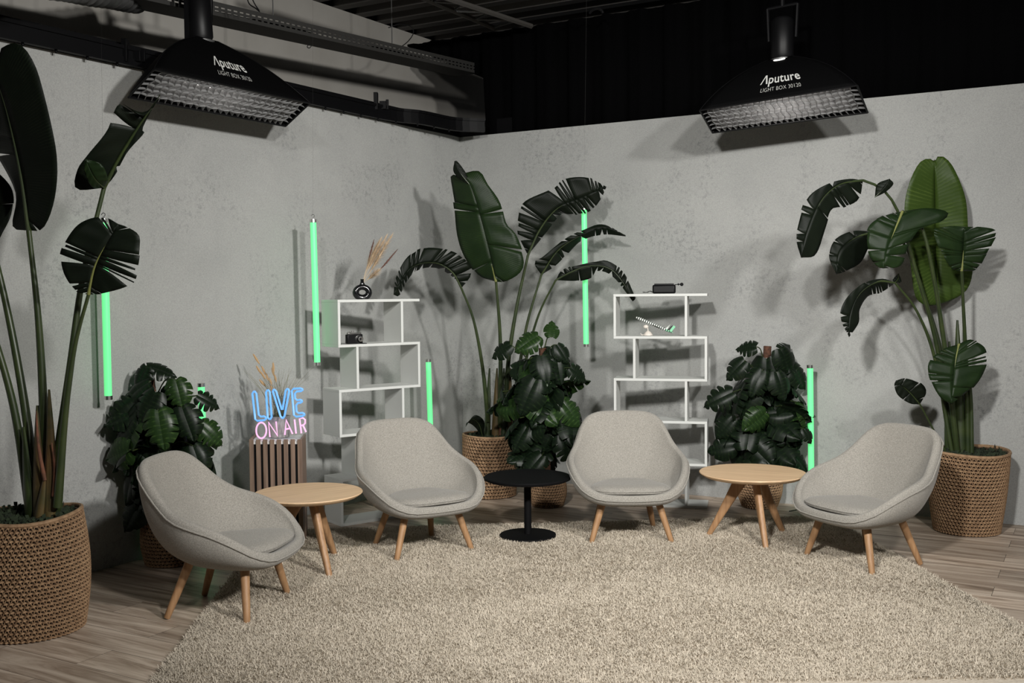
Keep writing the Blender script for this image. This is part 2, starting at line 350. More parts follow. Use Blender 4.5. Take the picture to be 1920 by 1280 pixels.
# ------------------------------------------------------------------ rug
def rug():
    cs = [Vector((-1.40, 3.2, 0)), Vector((-1.62, 6.15, 0)), Vector((-1.25, 6.8, 0)), Vector((.4, 6.98, 0)), Vector((2.1, 6.75, 0)), Vector((2.29, 5.75, 0)), Vector((2.42, 3.2, 0))]
    cs = [Vector((-1.38, 3.2, 0)), Vector((-1.60, 6.72, 0)), Vector((2.12, 7.0, 0)), Vector((2.42, 3.2, 0))]
    root = empty('shaggy_rug', (.4, 5, 0), 0, 'cream shaggy rug under the armchairs on the plank floor', 'rug')
    def bil(u, v):
        a = cs[0].lerp(cs[3], u); d = cs[1].lerp(cs[2], u); q = a.lerp(d, v)
        e = .018*math.sin(v*31+u*3) + .01*math.sin(v*77)
        f = .015*math.sin(u*37)
        if u < .02 or u > .98: q.x += e
        if v > .98: q.y += f
        return q
    b = MB(); nu, nv = 60, 60
    vs = []; fs = []
    for k, z in ((0, .002), (1, .016)):
        for j in range(nv+1):
            for i in range(nu+1):
                u = i/nu; v = j/nv; q = bil(u, v); edge = min(u, 1-u, v, 1-v) < .001
                vs.append(Vector((q.x, q.y, (.002 if (edge or k == 0) else z))) - root.location)
    W = nu+1; O = W*(nv+1)
    for j in range(nv):
        for i in range(nu):
            a = j*W+i; fs.append((a, a+W, a+W+1, a+1)); a += O; fs.append((a, a+1, a+W+1, a+W))
    for i in range(nu): fs += [(i, i+1, O+i+1, O+i), (nv*W+i+1, nv*W+i, O+nv*W+i, O+nv*W+i+1)]
    for j in range(nv): fs += [((j+1)*W, j*W, O+j*W, O+(j+1)*W), (j*W+nu, (j+1)*W+nu, O+(j+1)*W+nu, O+j*W+nu)]
    b.add(vs, fs); b.build('backing', M['rug'], root)
    # pile
    n = 400000
    u = rng.random(n); v = rng.random(n)
    u = np.where(rng.random(n) < .03, np.where(rng.random(n) < .5, rng.random(n)*.008, 1-rng.random(n)*.008), u)
    v = .22 + .78*v
    A = np.array(cs)
    q = (A[0]*(1-u)[:, None] + A[3]*u[:, None])*(1-v)[:, None] + (A[1]*(1-u)[:, None] + A[2]*u[:, None])*v[:, None]
    q[:, 0] += rng.normal(0, .012, n); q[:, 1] += rng.normal(0, .008, n); q[:, 2] = .010
    clump = np.sin(q[:, 0]*19+np.sin(q[:, 1]*23))*np.cos(q[:, 1]*21+np.sin(q[:, 0]*17)*1.3)
    ang = rng.random(n)*6.283 ; ln = .011+.010*rng.random(n); lean = .010+.014*rng.random(n)
    base_ang = np.sin(q[:, 0]*2.1)+np.cos(q[:, 1]*2.7)*1.5
    ang = np.where(rng.random(n) < .25, base_ang*2+rng.normal(0, 1.2, n), ang)
    d = np.stack([np.cos(ang), np.sin(ang), 0*ang], 1); s_ = np.stack([-np.sin(ang), np.cos(ang), 0*ang], 1)
    wdt = (.0012+.0009*rng.random(n))[:, None]
    hgt = (ln*(1+.06*clump))[:, None]
    p0 = q - s_*wdt; p1 = q + s_*wdt; mid = q + d*(lean*.35)[:, None]; mid[:, 2:] += hgt*.75
    p2 = mid + s_*wdt*.9; p3 = mid - s_*wdt*.9; tip = q + d*lean[:, None]; tip[:, 2:] += hgt
    V = np.stack([p0, p1, p2, p3, tip], 1).reshape(-1, 3) - np.array(root.location)
    me = bpy.data.meshes.new('pile'); me.vertices.add(5*n); me.vertices.foreach_set('co', V.ravel())
    base = np.arange(n)*5; loops = np.stack([base, base+1, base+2, base+3, base+3, base+2, base+4], 1).ravel()
    me.loops.add(7*n); me.loops.foreach_set('vertex_index', loops.astype(np.int32))
    st = np.stack([np.arange(n)*7, np.arange(n)*7+4], 1).ravel(); tot = np.tile([4, 3], n)
    me.polygons.add(2*n); me.polygons.foreach_set('loop_start', st.astype(np.int32)); me.polygons.foreach_set('loop_total', tot.astype(np.int32))
    me.update(); me.validate(); me.materials.append(M['tuft'])
    o = bpy.data.objects.new('pile', me); COL.objects.link(o); o.parent = root; tag(o, kind='stuff')
rug()

# ------------------------------------------------------------------ armchairs
def make_chair():
    root = empty('armchair', (0, 0, 0), 0, '', 'armchair')
    half = [(0, -.338, .325), (.10, -.336, .327), (.205, -.318, .335), (.29, -.268, .374), (.343, -.19, .432), (.370, -.09, .482), (.374, .01, .512),
            (.354, .10, .540), (.318, .18, .592), (.288, .255, .664), (.25, .315, .726), (.18, .352, .757), (.09, .365, .764), (0, .368, .765)]
    rim = resamp(half, 25); rim = rim + [Vector((-p.x, p.y, p.z)) for p in rim[-2:0:-1]]
    n = len(rim); b = MB(); rows = []
    ci = Vector((0, -.06, .300)); co_ = Vector((0, -.03, .232))
    NI = 13
    cen = Vector((0, 0, .5))
    for i in range(1, NI+1):                      # inner bowl
        a = i/NI; row = []
        for p in rim:
            back = max(0, p.y)/.38
            hh = math.sin(a*math.pi/2)**(.82); vv = (1-math.cos(a*math.pi/2))**(1.05+.1*back)
            hh = hh*(1-.20*back*math.sin(a*math.pi)**1)
            ps = Vector((p.x*.90, p.y*.90-.002, p.z))
            q = Vector((ci.x+(ps.x-ci.x)*hh, ci.y+(ps.y-ci.y)*hh, ci.z+(ps.z-.008-ci.z)*vv)); row.append(q)
        rows.append(row)
    inner = rows[-1]
    def outw(p): d = Vector((p.x, p.y+.0, 0)); return d.normalized()
    for t in (.2, .4, .6, .8, 1.0):                      # rolled lip
        row = []
        for k, p in enumerate(rim):
            e = outw(p); c = inner[k].lerp(p + e*.005 - UP*.034, t); c += (UP*.017+e*.008)*math.sin(t*math.pi); row.append(c)
        rows.append(row)
    seam = [Vector(v) for v in rows[-1]]
    NO = 12
    for i in range(1, NO+1):                      # outer shell down to the underside
        a = i/NO; row = []
        for k, p in enumerate(seam):
            front = max(0, -p.y)/.355
            hh = math.cos(a*math.pi/2)**(.62); vv = math.sin(a*math.pi/2)**(1.05-.3*front)
            q = Vector((co_.x+(p.x-co_.x)*hh, co_.y+(p.y-co_.y)*hh, p.z+(co_.z-p.z)*vv)); row.append(q)
        rows.append(row)
    rows[-1] = [Vector((co_.x+(v.x-co_.x)*.02, co_.y+(v.y-co_.y)*.02, co_.z)) for v in rows[-2]]
    vs = [ci] + [v for r_ in rows for v in r_] ; fs = []
    for k in range(n): fs.append((0, 1+k, 1+(k+1) % n))
    for i in range(len(rows)-1):
        for k in range(n): fs.append((1+i*n+k, 1+(i+1)*n+k, 1+(i+1)*n+(k+1) % n, 1+i*n+(k+1) % n))
    vs.append(co_); e = len(vs)-1; l = 1+(len(rows)-1)*n
    for k in range(n): fs.append((e, l+(k+1) % n, l+k))
    b.add(vs, fs); o = b.build('shell', M['fabric'], root)
    for p in o.data.polygons: p.use_smooth = True
    sd = o.modifiers.new('s', 'SUBSURF'); sd.levels = 1; sd.render_levels = 1
    b = MB(); b.tube([p + outw(p)*.0025 - UP*.002 for p in seam], .0042, 6, closed=True); b.build('piping', M['fabric'], root)
    # cushion
    out = resamp([(0, -.305, 0), (.11, -.300, 0), (.205, -.265, 0), (.243, -.19, 0), (.238, -.08, 0), (.19, .02, 0), (.11, .075, 0), (0, .085, 0)], 22)
    out = out + [Vector((-p.x, p.y, 0)) for p in out[-2:0:-1]]; n = len(out); cc = Vector((0, -.10, 0)); b = MB(); vs = []; fs = []
    prof = [(.3, .052), (.6, .050), (.82, .044), (.94, .034), (1.0, .018), (.985, .004), (.9, -.004)]
    for s0, z in prof:
        for p in out:
            r_ = cc + (p-cc)*s0; vs.append(Vector((r_.x, r_.y, .309 + z + .02*max(0, (-r_.y-.1))/.2*.6 + .5*(max(0, abs(r_.x)-.12))**2 + .02*max(0, r_.y)/.1)))
    L = len(prof)
    for i in range(L-1):
        for k in range(n): fs.append((i*n+k, (i+1)*n+k, (i+1)*n+(k+1) % n, i*n+(k+1) % n))
    fs.append(tuple(range(n))); fs.append(tuple((L-1)*n+k for k in range(n))[::-1])
    b.add(vs, fs); o = b.build('seat_cushion', M['fabric'], root)
    for p in o.data.polygons: p.use_smooth = True
    b = MB(); b.tube([Vector((v[0]*1.0, v[1], v[2])) for v in vs[4*n:5*n]], .003, 5, closed=True); b.build('cushion_piping', M['fabric'], o)
    for (fx, fy, tx, ty) in ((.25, -.215, .165, -.17), (-.25, -.215, -.165, -.17), (.195, .22, .135, .12), (-.195, .22, -.135, .12)):
        b = MB(); a = Vector((tx, ty, .272)); f = Vector((fx, fy, .0)); d = f-a
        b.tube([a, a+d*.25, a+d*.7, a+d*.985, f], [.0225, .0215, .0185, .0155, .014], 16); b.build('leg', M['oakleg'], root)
    return root
CH = make_chair()
chairs = [((-1.42, 5.085, 0), 80, 'grey upholstered armchair furthest left, seen from its side beside the large woven basket'),
          ((-.575, 6.24, 0), 31, 'grey upholstered armchair between the left oak table and the black table'),
          ((.722, 6.53, 0), 0, 'grey upholstered armchair facing straight forward, right of the black table'),
          ((2.005, 5.865, 0), -62, 'grey upholstered armchair furthest right, in front of the tall basket by the wall')]
for i, (loc, a, lb) in enumerate(chairs):
    o = CH if i == 0 else copy_tree(CH)
    o.location = (loc[0], loc[1], .004); o.rotation_euler = (0, 0, math.radians(a)); tag(o, lb, 'armchair', 'grey lounge armchairs')

# ------------------------------------------------------------------ tables
def oak_table(feet, c, hgt, rad, label, rz):
    root = empty('coffee_table', (c[0], c[1], .004), 0, label, 'table', 'round oak coffee tables')
    c = Vector((c[0], c[1], 0)); b = MB(); prof = [(0.001, hgt-.026), (rad-.03, hgt-.026), (rad-.004, hgt-.010), (rad, hgt-.004), (rad-.002, hgt), (.001, hgt)]
    b.lathe(prof, n=72); t = b.build('tabletop', M['oak'], root); t.rotation_euler = (0, 0, rz)
    for f in feet:
        f = Vector((f[0], f[1], 0)) - c; f.z = 0; side = f.normalized(); tan = Vector((-side.y, side.x, 0))
        top = side*.055 + UP*(hgt-.028); b = MB(); vs = []; d = f-top
        rings = [(0, .050, .019), (.35, .036, .019), (.7, .025, .018), (1, .017, .016)]
        nseg = 14
        for t_, hw, th in rings:
            q = top + d*t_
            for k in range(nseg):
                a = 2*math.pi*k/nseg; ca, sa = math.cos(a), math.sin(a)
                ca = math.copysign(abs(ca)**.6, ca); sa = math.copysign(abs(sa)**.6, sa)
                vs.append(q + side*hw*ca + tan*th*sa)
        fs = [(i*nseg+k, i*nseg+(k+1) % nseg, (i+1)*nseg+(k+1) % nseg, (i+1)*nseg+k) for i in range(3) for k in range(nseg)]
        fs += [tuple(range(nseg))[::-1], tuple(3*nseg+k for k in range(nseg))]
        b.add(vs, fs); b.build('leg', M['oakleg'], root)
oak_table([(1.225, 6.50), (1.506, 6.14), (1.72, 6.57)], (1.483, 6.40), .425, .325, 'round oak coffee table between the two right armchairs', -.5)
oak_table([(-1.42, 5.82), (-1.003, 5.60), (-1.06, 6.09)], (-1.16, 5.84), .43, .305, 'round oak coffee table between the two left armchairs, before the slatted stand', .6)
root = empty('bistro_table', (.09, 6.5, .020), 0, 'low round black pedestal table standing between the two middle armchairs', 'table')
b = MB(); b.lathe([(.001, .355), (.255, .355), (.272, .362), (.275, .372), (.27, .378), (.001, .378)], n=64); b.build('tabletop', M['blacktable'], root)
b = MB(); b.lathe([(.001, .006), (.023, .006), (.023, .35), (.06, .354), (.001, .354)], n=28); b.build('column', M['blacktable'], root)
b = MB(); b.lathe([(.001, 0), (.178, 0), (.18, .004), (.176, .010), (.03, .014), (.001, .014)], n=64); b.build('base', M['blacktable'], root)

# ------------------------------------------------------------------ zigzag shelves
def shelf(o0, u, v, W, D, HT, label, flip=False):
    root = empty('zigzag_shelf', o0, 0, label, 'shelf', 'white zigzag shelves')
    t = .018; u = Vector(u).normalized(); v = Vector(v).normalized(); st = (HT-t)/5; narrow = W*.79
    b_ = MB(); b_.span((0, 0, 0), u*W, v*D, UP*t); b_.build('board', M['white'], root, False, .0015)
    for i in range(5):
        z0 = t + i*st; z1 = z0 + st - t
        left = (i % 2 == 0)                 # bottom tier is left aligned
        xs = (0, narrow-t) if left else (W-narrow, W-t)
        for x in xs:
            b_ = MB(); b_.span(u*x + UP*z0, u*t, v*D, UP*(z1-z0)); b_.build('side_panel', M['white'], root, False, .0015)
        b_ = MB(); b_.span(UP*z1, u*W, v*D, UP*t); b_.build('board', M['white'], root, False, .0015)
    return root
SL0 = Vector((-1.15, 6.88, 0)); SLu = Vector((.492, .37, 0)).normalized(); SLv = Vector((-SLu.y, SLu.x, 0))
shelf(SL0, SLu, SLv, .635, .24, 1.515, 'white zigzag shelf left of the corner, holding the vase and the old camera')
SR0 = Vector((.733, 7.50, 0)); SRu = Vector((.65, -.15, 0)).normalized(); SRv = Vector((-SRu.y, SRu.x, 0))
shelf(SR0, SRu, SRv, .665, .24, 1.535, 'white zigzag shelf behind the forward facing armchair, holding the model plane')

# ---- things on the left shelf
def at(o0, u, v, a, d, z): return o0 + u*a + v*d + UP*z
LT = 1.516; vz = at(SL0, SLu, SLv, .24, .10, LT)
root = empty('ring_vase', vz, math.atan2(SLu.y, SLu.x)-.3, 'black glazed vase with a round hole, on top of the left shelf', 'vase')
b = MB(); ring = []; rad = []
for k in range(32):
    a = 2*math.pi*k/32; ring.append((.045*math.sin(a), 0, .046-.037*math.cos(a))); rad.append(.0225-.003*max(0, -math.cos(a)))
b.tube(ring, rad, 16, closed=True); b.v = [(x, y, max(0, z)) for x, y, z in b.v]
b.build('body', M['gloss'], root)
b = MB(); b.lathe([(.034, .078), (.026, .091), (.016, .106), (.0118, .118), (.0115, .134), (.013, .137), (.009, .137), (.008, .12), (.008, .09)], n=24); b.v = [(x, y*(.62 if z < .11 else 1), z) for x, y, z in b.v]; b.build('neck', M['gloss'], root)
def plume(name, base, tip, bend, r0, mt, mstem, label, cat, group, start=.45, fl=150, spread=.010, hair=.022):
    base = Vector(base); tip = Vector(tip); mid = base.lerp(tip, .5) + Vector(bend); path = resamp([base, mid, tip], 14)
    root = empty(name, base, 0, label, cat, group); b = MB()
    b.tube([p-base for p in path], [.0011]*14, 4); b.build('stalk', mstem, root)
    b = MB()
    for k in range(fl):
        t = start + (1-start)*random.random(); i = min(12, int(t*13)); p = path[i].lerp(path[i+1], t*13-i); dr = (path[i+1]-path[i]).normalized()
        q = math.sin((t-start)/(1-start)*math.pi*.93+.12); sd = Vector((random.gauss(0, 1), random.gauss(0, 1), random.gauss(0, 1))).normalized()
        sd = (sd - dr*sd.dot(dr)); e = p + dr*hair*(.5+.8*random.random()) + sd*spread*q*2
        s0 = dr.cross(sd).normalized()*.0009; b.add([p-base-s0, p-base+s0, e-base+s0*.3, e-base-s0*.3], [(0, 1, 2, 3)])
    core = path[int(start*13):]; nn = len(core)
    b.tube([p-base for p in core], [max(.0006, r0*math.sin(min(1, (i+.5)/nn*1.02)*math.pi*.96)) for i in range(nn)], 6)
    b.build('seed_head', mt, root)
vt = vz + UP*.135
G = 'dried grasses in the ring vase'
YV = vt.y
def VP(x, y, dy=0): return P(x, y, YV+dy)
plume('dried_grass', vt-UP*.03, VP(701, 451), (0, 0, 0), .0045, M['brownreed'], M['pampas'], 'dark brown dried grass standing upright in the ring vase', 'dried grass', G, .5, 420, .006, .014)
plume('dried_grass', vt-UP*.03, VP(744, 469, .02), (.0, 0, -.02), .0045, M['brownreed'], M['pampas'], 'dark brown dried grass leaning right in the ring vase', 'dried grass', G, .45, 420, .007, .014)
for x, y, dy in ((733, 444, .03), (712, 452, -.01), (722, 447, .01), (706, 462, .02), (708, 508, -.02), (724, 458, -.02)):
    plume('pampas_grass', vt-UP*.03, VP(x, y, dy), (random.uniform(-.01, .01), 0, 0), .004, M['pampas'], M['pampas'], 'pale cream pampas plume in the black ring vase', 'dried grass', 'cream plumes in the ring vase', .3, 420, .020, .034)

cz = 1.515-.018-(1.515-.018)/5+.018+.001
cp = at(SL0, SLu, SLv, .155, .07, cz)
root = empty('film_camera', cp, math.atan2(SLu.y, SLu.x)+.0, 'small vintage black film camera on the left shelf below the vase', 'camera')
b = MB(); b.box((0, 0, .032), (.118, .036, .064)); b.build('body', M['black'], root, bevel=.006)
b = MB(); b.box((0, 0, .0685), (.100, .028, .012)); b.box((-.036, 0, .078), (.016, .016, .008)); b.build('top_plate', M['chrome'], root, bevel=.002)
b = MB(); b.lathe([(.001, 0), (.007, 0), (.007, .012), (.001, .012)], c=(-.015, 0, .075), n=16); b.lathe([(.001, 0), (.005, 0), (.005, .010), (.001, .010)], c=(.0, 0, .075), n=16); b.build('dial', M['chrome'], root)
b = MB(); b.lathe([(.001, 0), (.025, 0), (.025, .012), (.019, .014), (.019, .026), (.001, .026)], n=28); o = b.build('lens', M['black'], root, loc=(.026, -.018, .032)); o.rotation_euler = (math.pi/2, 0, 0)
b = MB(); b.lathe([(.0185, .0255), (.0185, .030), (.013, .0305), (.012, .027)], n=28); b.lathe([(.0245, .0), (.027, .0), (.027, .005), (.0245, .005)], n=28); r2 = b.build('lens_ring', M['chrome'], o)
b = MB(); b.lathe([(.001, .024), (.009, .0265), (.001, .0285)], n=20); b.build('glass', M['gloss'], o)
b = MB(); b.add([(.035, -.02, 0), (.062, -.02, 0), (.07, -.05, 0), (.045, -.05, 0), (.035, -.02, .004), (.062, -.02, .004), (.07, -.05, .004), (.045, -.05, .004)], [(0, 3, 2, 1), (4, 5, 6, 7), (0, 1, 5, 4), (1, 2, 6, 5), (2, 3, 7, 6), (3, 0, 4, 7)]); b.build('front_flap', M['black'], root)

# ---- things on the right shelf
rz = math.atan2(SRu.y, SRu.x)
rp = at(SR0, SRu, SRv, .355, .10, 1.536)
root = empty('radio', rp, rz, 'black box shaped radio on top of the right shelf', 'radio')
b = MB(); b.box((0, 0, .032), (.165, .06, .064)); b.build('body', M['black'], root, bevel=.012)
b = MB(); b.box((0, 0, .066), (.138, .05, .012)); b.build('top_panel', M['black'], root, bevel=.003)
b = MB(); b.tube([(.074, 0, .062), (.095, 0, .065), (.118, 0, .066)], .0028, 8); b.blob((.102, 0, .0655), .0075); b.build('antenna', M['black'], root)
b = MB(); b.blob((.126, 0, .065), .0125, 14, 10); b.build('antenna_knob', M['black'], root)
b = MB(); b.tube(resamp([(-.07, -.02, .003), (-.10, -.025, .018), (-.125, -.02, .010), (-.15, -.015, .008), (-.148, .0, .014), (-.12, .005, .008), (-.10, .01, .020), (-.075, .01, .006)], 30), .0016, 6); b.build('wrist_cord', M['black'], root)
# striped model plane
tz = 1.536-.018-(1.535-.018)/5+.018
pc = at(SR0, SRu, SRv, .25, .11, tz-.0)
root = empty('model_aeroplane', pc, rz, 'black and white striped model aeroplane tilted on a small white stand in the right shelf', 'model aeroplane')
st_m = [mat('stripe_white', (.75, .78, .74), .35), mat('stripe_black', (.012, .02, .014), .35), mat('stripe_green', (.25, .62, .38), .35)]
na = Vector((-.098, 0, .132)); ta = Vector((.16, 0, .022)); dr = (ta-na)
b = MB(); NS = 36
for i in range(NS):
    t0 = i/NS; t1 = (i+1)/NS; r_ = lambda t: .0115*min(1, (t*9+.25)**.6)*(1 if t < .72 else 1-.62*(t-.72)/.28)
    b.tube([na+dr*t0, na+dr*t1], [r_(t0), r_(t1)], 12, mi=(i % 2) if i < 30 or i % 2 else 2, cap=(i in (0, NS-1)))
b.build('fuselage', st_m, root)
def plate(name, pts, th, mats, mis=0, parent=root):
    b = MB(); n = len(pts); pts = [Vector(p) for p in pts]; nn = (pts[1]-pts[0]).cross(pts[2]-pts[0]).normalized()*th/2
    b.add([p-nn for p in pts]+[p+nn for p in pts], [tuple(range(n))[::-1], tuple(range(n, 2*n))] + [(i, (i+1) % n, n+(i+1) % n, n+i) for i in range(n)], mis); return b.build(name, mats, parent, smooth=False)
for k in range(3):
    a = .80+k*.065; q0 = na+dr*a; q1 = na+dr*(a+.06)
    plate('tail_fin', [q0+UP*.004, q1+UP*.004, q1+Vector((.028, 0, .048-.004*k)), q0+Vector((.030, 0, .020+.012*k))], .003, st_m, k % 2 if k != 2 else 2)
for sgn in (-1, 1):
    q = na+dr*.42; plate('wing', [q+Vector((0, 0, -.004)), q+dr*.22+Vector((0, 0, -.004)), q+dr*.36+Vector((0, sgn*.085, .004)), q+dr*.28+Vector((0, sgn*.085, .004))], .003, st_m, 1)
    q = na+dr*.9; plate('tailplane', [q, q+dr*.08, q+dr*.14+Vector((0, sgn*.035, .004)), q+dr*.08+Vector((0, sgn*.035, .004))], .002, st_m, 2)
b = MB(); b.lathe([(.001, 0), (.034, 0), (.032, .008), (.020, .024), (.006, .034), (.001, .036)], n=24, c=(-.012, 0, .001)); b.blob((-.028, 0, .064), (.019, .012, .014)); b.tube([(-.012, 0, .03), (-.014, 0, .05), (-.024, 0, .07)], .0035, 8)
b.tube([(-.035, 0, .006), (-.060, 0, .004), (-.066, 0, .016)], .003, 8); b.build('stand', M['cream'], root)

# ------------------------------------------------------------------ slatted stand, pot, neon sign
u = Vector((1, -.03, 0)).normalized(); v = Vector((-.11, 1, 0)).normalized(); o0 = Vector((-1.615, 6.33, .012))
HS = .655; Wd = .325; Dp = .30
root = empty('slatted_stand', o0, 0, 'square display stand clad in vertical brown slats, under the neon sign', 'stand')
b = MB(); b.span(u*.012+v*.012, u*(Wd-.024), v*(Dp-.024), UP*(HS-.03)); b.build('core', M['black'], root, False)
b = MB(); b.span(u*.014+v*.014+UP*(HS-.03), u*(Wd-.028), v*(Dp-.028), UP*.018); b.build('top_board', M['whiteboard_top'], root, False)
for i in range(8):
    wS = .0275; g = (Wd-8*wS)/7
    b = MB(); b.span(u*(i*(wS+g)), u*wS, v*.014, UP*HS); b.build('slat', M['slat'], root, False, .0015)
    b = MB(); b.span(u*(Wd-.012)+v*(.014+i*(Dp-.03)/8), u*.013, v*.030, UP*HS); b.build('slat', M['slat'], root, False, .0015)
    b = MB(); b.span(u*(-.002)+v*(.014+i*(Dp-.03)/8), u*.013, v*.025, UP*HS); b.build('slat', M['slat'], root, False, .0015)
topz = HS-.011
pp = o0 + u*.165 + v*.19 + UP*topz
root = empty('plant_pot', pp, 0, 'small grey round pot of dried grasses behind the neon sign', 'pot')
b = MB(); b.lathe([(.05, 0), (.064, .004), (.069, .05), (.069, .125), (.073, .130), (.073, .135), (.064, .135), (.062, .11)], n=36); b.build('body', M['pot'], root)
b = MB(); b.lathe([(.001, .10), (.0625, .10), (.0625, .112), (.001, .114)], n=28); b.build('soil', M['soil'], root)
G2 = 'wispy grasses in the grey pot'; Yp = pp.y
heads = [(475, 664), (481, 686), (491, 687), (489, 697), (510, 690), (515, 703), (505, 709), (490, 714), (512, 680), (499, 700), (487, 712), (507, 722)]
for i, (x, y) in enumerate(heads):
    base = pp + Vector((random.uniform(-.03, .03), random.uniform(-.03, .03), .108)); tip = P(x, y, Yp+random.uniform(-.05, .05))
    plume('bunny_tail_grass', base, tip, ((tip.x-base.x)*-.12, 0, .01), .0085, M['fluff'], M['reed'], 'thin dried grass with a fluffy tan head in the grey pot', 'dried grass', G2, .86, 60, .005, .008)
for i in range(60):
    a = random.uniform(-.9, .9); base = pp + Vector((random.uniform(-.035, .035), random.uniform(-.035, .035), .108)); ln = random.uniform(.14, .33)
    if i > 52: a = random.choice((-1.1, 1.2)); ln = random.uniform(.25, .33)
    tip = base + Vector((a*.16*ln/.3, random.uniform(-.05, .05), ln)); mid = base.lerp(tip, .55)+Vector((-a*.02, 0, .015))
    b = MB(); b.tube([p-base for p in resamp([base, mid, tip], 8)], [.0013, .0013, .0012, .0011, .001, .0008, .0006, .0003], 4); o = b.build('grass_blade', M['reed'], None, loc=base)
    tag(o, 'thin green brown blade of dried grass in the grey pot', 'dried grass', 'thin grass blades in the grey pot')

YN = 6.40
def NP(x, y): return P(440+x/4.572, 640+y/4.572, YN - .03*(x-150)/450)
root = empty('neon_sign', NP(380, 830), 0, 'neon sign reading LIVE in blue over ON AIR in pink, on the slatted stand', 'sign')
nb = root.location.copy()
def neon(name, letter, strokes, r_, mt):
    b = MB()
    for pts, closed in strokes:
        q = [NP(*p) for p in pts]
        if closed:
            qq = q+[q[0]]; d = []
            for i in range(len(q)):
                a = q[i]; c = q[(i+1) % len(q)]; L = (c-a).length; k = min(.012, L*.35)
                d += [a.lerp(c, k/L), a.lerp(c, 1-k/L)]
            b.tube([p-nb for p in d], r_, 8, closed=True)
        else: b.tube([p-nb for p in q], r_, 8)
    o = b.build(name, mt, root); return o
RB = .0064
neon('letter_tube', 'L', [([(150, 430), (178, 682), (272, 672), (268, 640), (208, 645), (184, 428)], True)], RB, M['blue'])
neon('letter_tube', 'I', [([(268, 418), (284, 668), (318, 662), (300, 416)], True)], RB, M['blue'])
neon('letter_tube', 'V', [([(322, 412), (398, 657), (424, 655), (470, 408), (440, 404), (408, 600), (352, 412)], True)], RB, M['blue'])
neon('letter_tube', 'E', [([(488, 406), (510, 646), (600, 637), (597, 610), (532, 616), (526, 530), (580, 522), (577, 498), (520, 505), (515, 430), (584, 424), (582, 400)], True)], RB, M['blue'])
RP = .0054
neon('letter_tube', 'O', [([(228+44*math.sin(k/20*6.283), 762-68*math.cos(k/20*6.283)) for k in range(20)], True)], RP, M['pink'])
neon('letter_tube', 'N', [([(302, 818), (290, 692), (368, 808), (354, 686)], False)], RP, M['pink'])
neon('letter_tube', 'A', [([(430, 800), (442, 672), (496, 792)], False), ([(436, 752), (478, 744)], False)], RP, M['pink'])
neon('letter_tube', 'I', [([(513, 668), (526, 788)], False)], RP, M['pink'])
neon('letter_tube', 'R', [([(572, 786), (556, 662), (585, 655), (604, 670), (604, 700), (590, 716), (566, 722)], False), ([(586, 718), (612, 776)], False)], RP, M['pink'])
acr = mat('clear_acrylic', (.9, .95, 1), .05, trans=1, alpha=.12)
b = MB(); b.add([NP(140, 395)-nb, NP(620, 395)-nb, NP(625, 832)-nb, NP(165, 832)-nb], [(0, 1, 2, 3)])
o = b.build('backing_plate', acr, root, smooth=False, loc=(0, .012, 0)); sm = o.modifiers.new('s', 'SOLIDIFY'); sm.thickness = .004

# ------------------------------------------------------------------ tube lights
def tube_light(top, bot, label, hang=True):
    top = Vector(top); bot = Vector(bot); root = empty('tube_light', bot, 0, label, 'light', 'green tube lights'); d = top-bot; n = d.normalized(); r_ = .0205
    b = MB(); b.tube([n*.022, d-n*.022], r_, 20); b.build('tube', M['green'], root)
    b = MB(); b.tube([(0, 0, 0), n*.022], r_*1.12, 20); b.build('end_cap', M['chrome'], root)
    b = MB(); b.tube([d-n*.022, d], r_*1.12, 20); o = b.build('end_cap', M['chrome'], root)
    if hang:
        b = MB(); b.tube([d, d+n*.012], .004, 8); b.tube([d+UP*.022+Vector((math.cos(a)*.010, 0, math.sin(a)*.010)) for a in [k*.55-1.57 for k in range(10)]], .0022, 6); b.build('hook', M['steel'], root)
        b = MB(); b.tube([d+UP*.03, d+Vector((.03, .0, 3.9-top.z))], .00035, 4); b.build('wire', M['tray'], root)
tube_light(P(194, 410, 5.75), P(203, 749, 5.75), 'green tube light hanging behind the round torn leaf at the left')
tube_light(P(587, 411, 6.98), P(595, 685, 6.98), 'green tube light hanging left of the shelf with the vase')
tube_light(P(1095, 388, 7.9), P(1099, 650, 7.9), 'green tube light hanging in front of the right wall, among the corner plant leaves')
g = FL(385, 1010); tube_light(P(377, 718, 6.22), Vector((P(385, 900, 6.22).x, 6.22, .0)), 'green tube light standing behind the left split leaf plant', False)
tube_light(P(803, 673, 8.0), Vector((P(811, 925, 8.0).x, 8.0, .0)), 'green tube light standing in the corner, right of the left shelf', False)
tube_light(P(1519, 684, 7.25), Vector((P(1522, 930, 7.25).x, 7.25, .0)), 'green tube light standing right of the right split leaf plant', False)

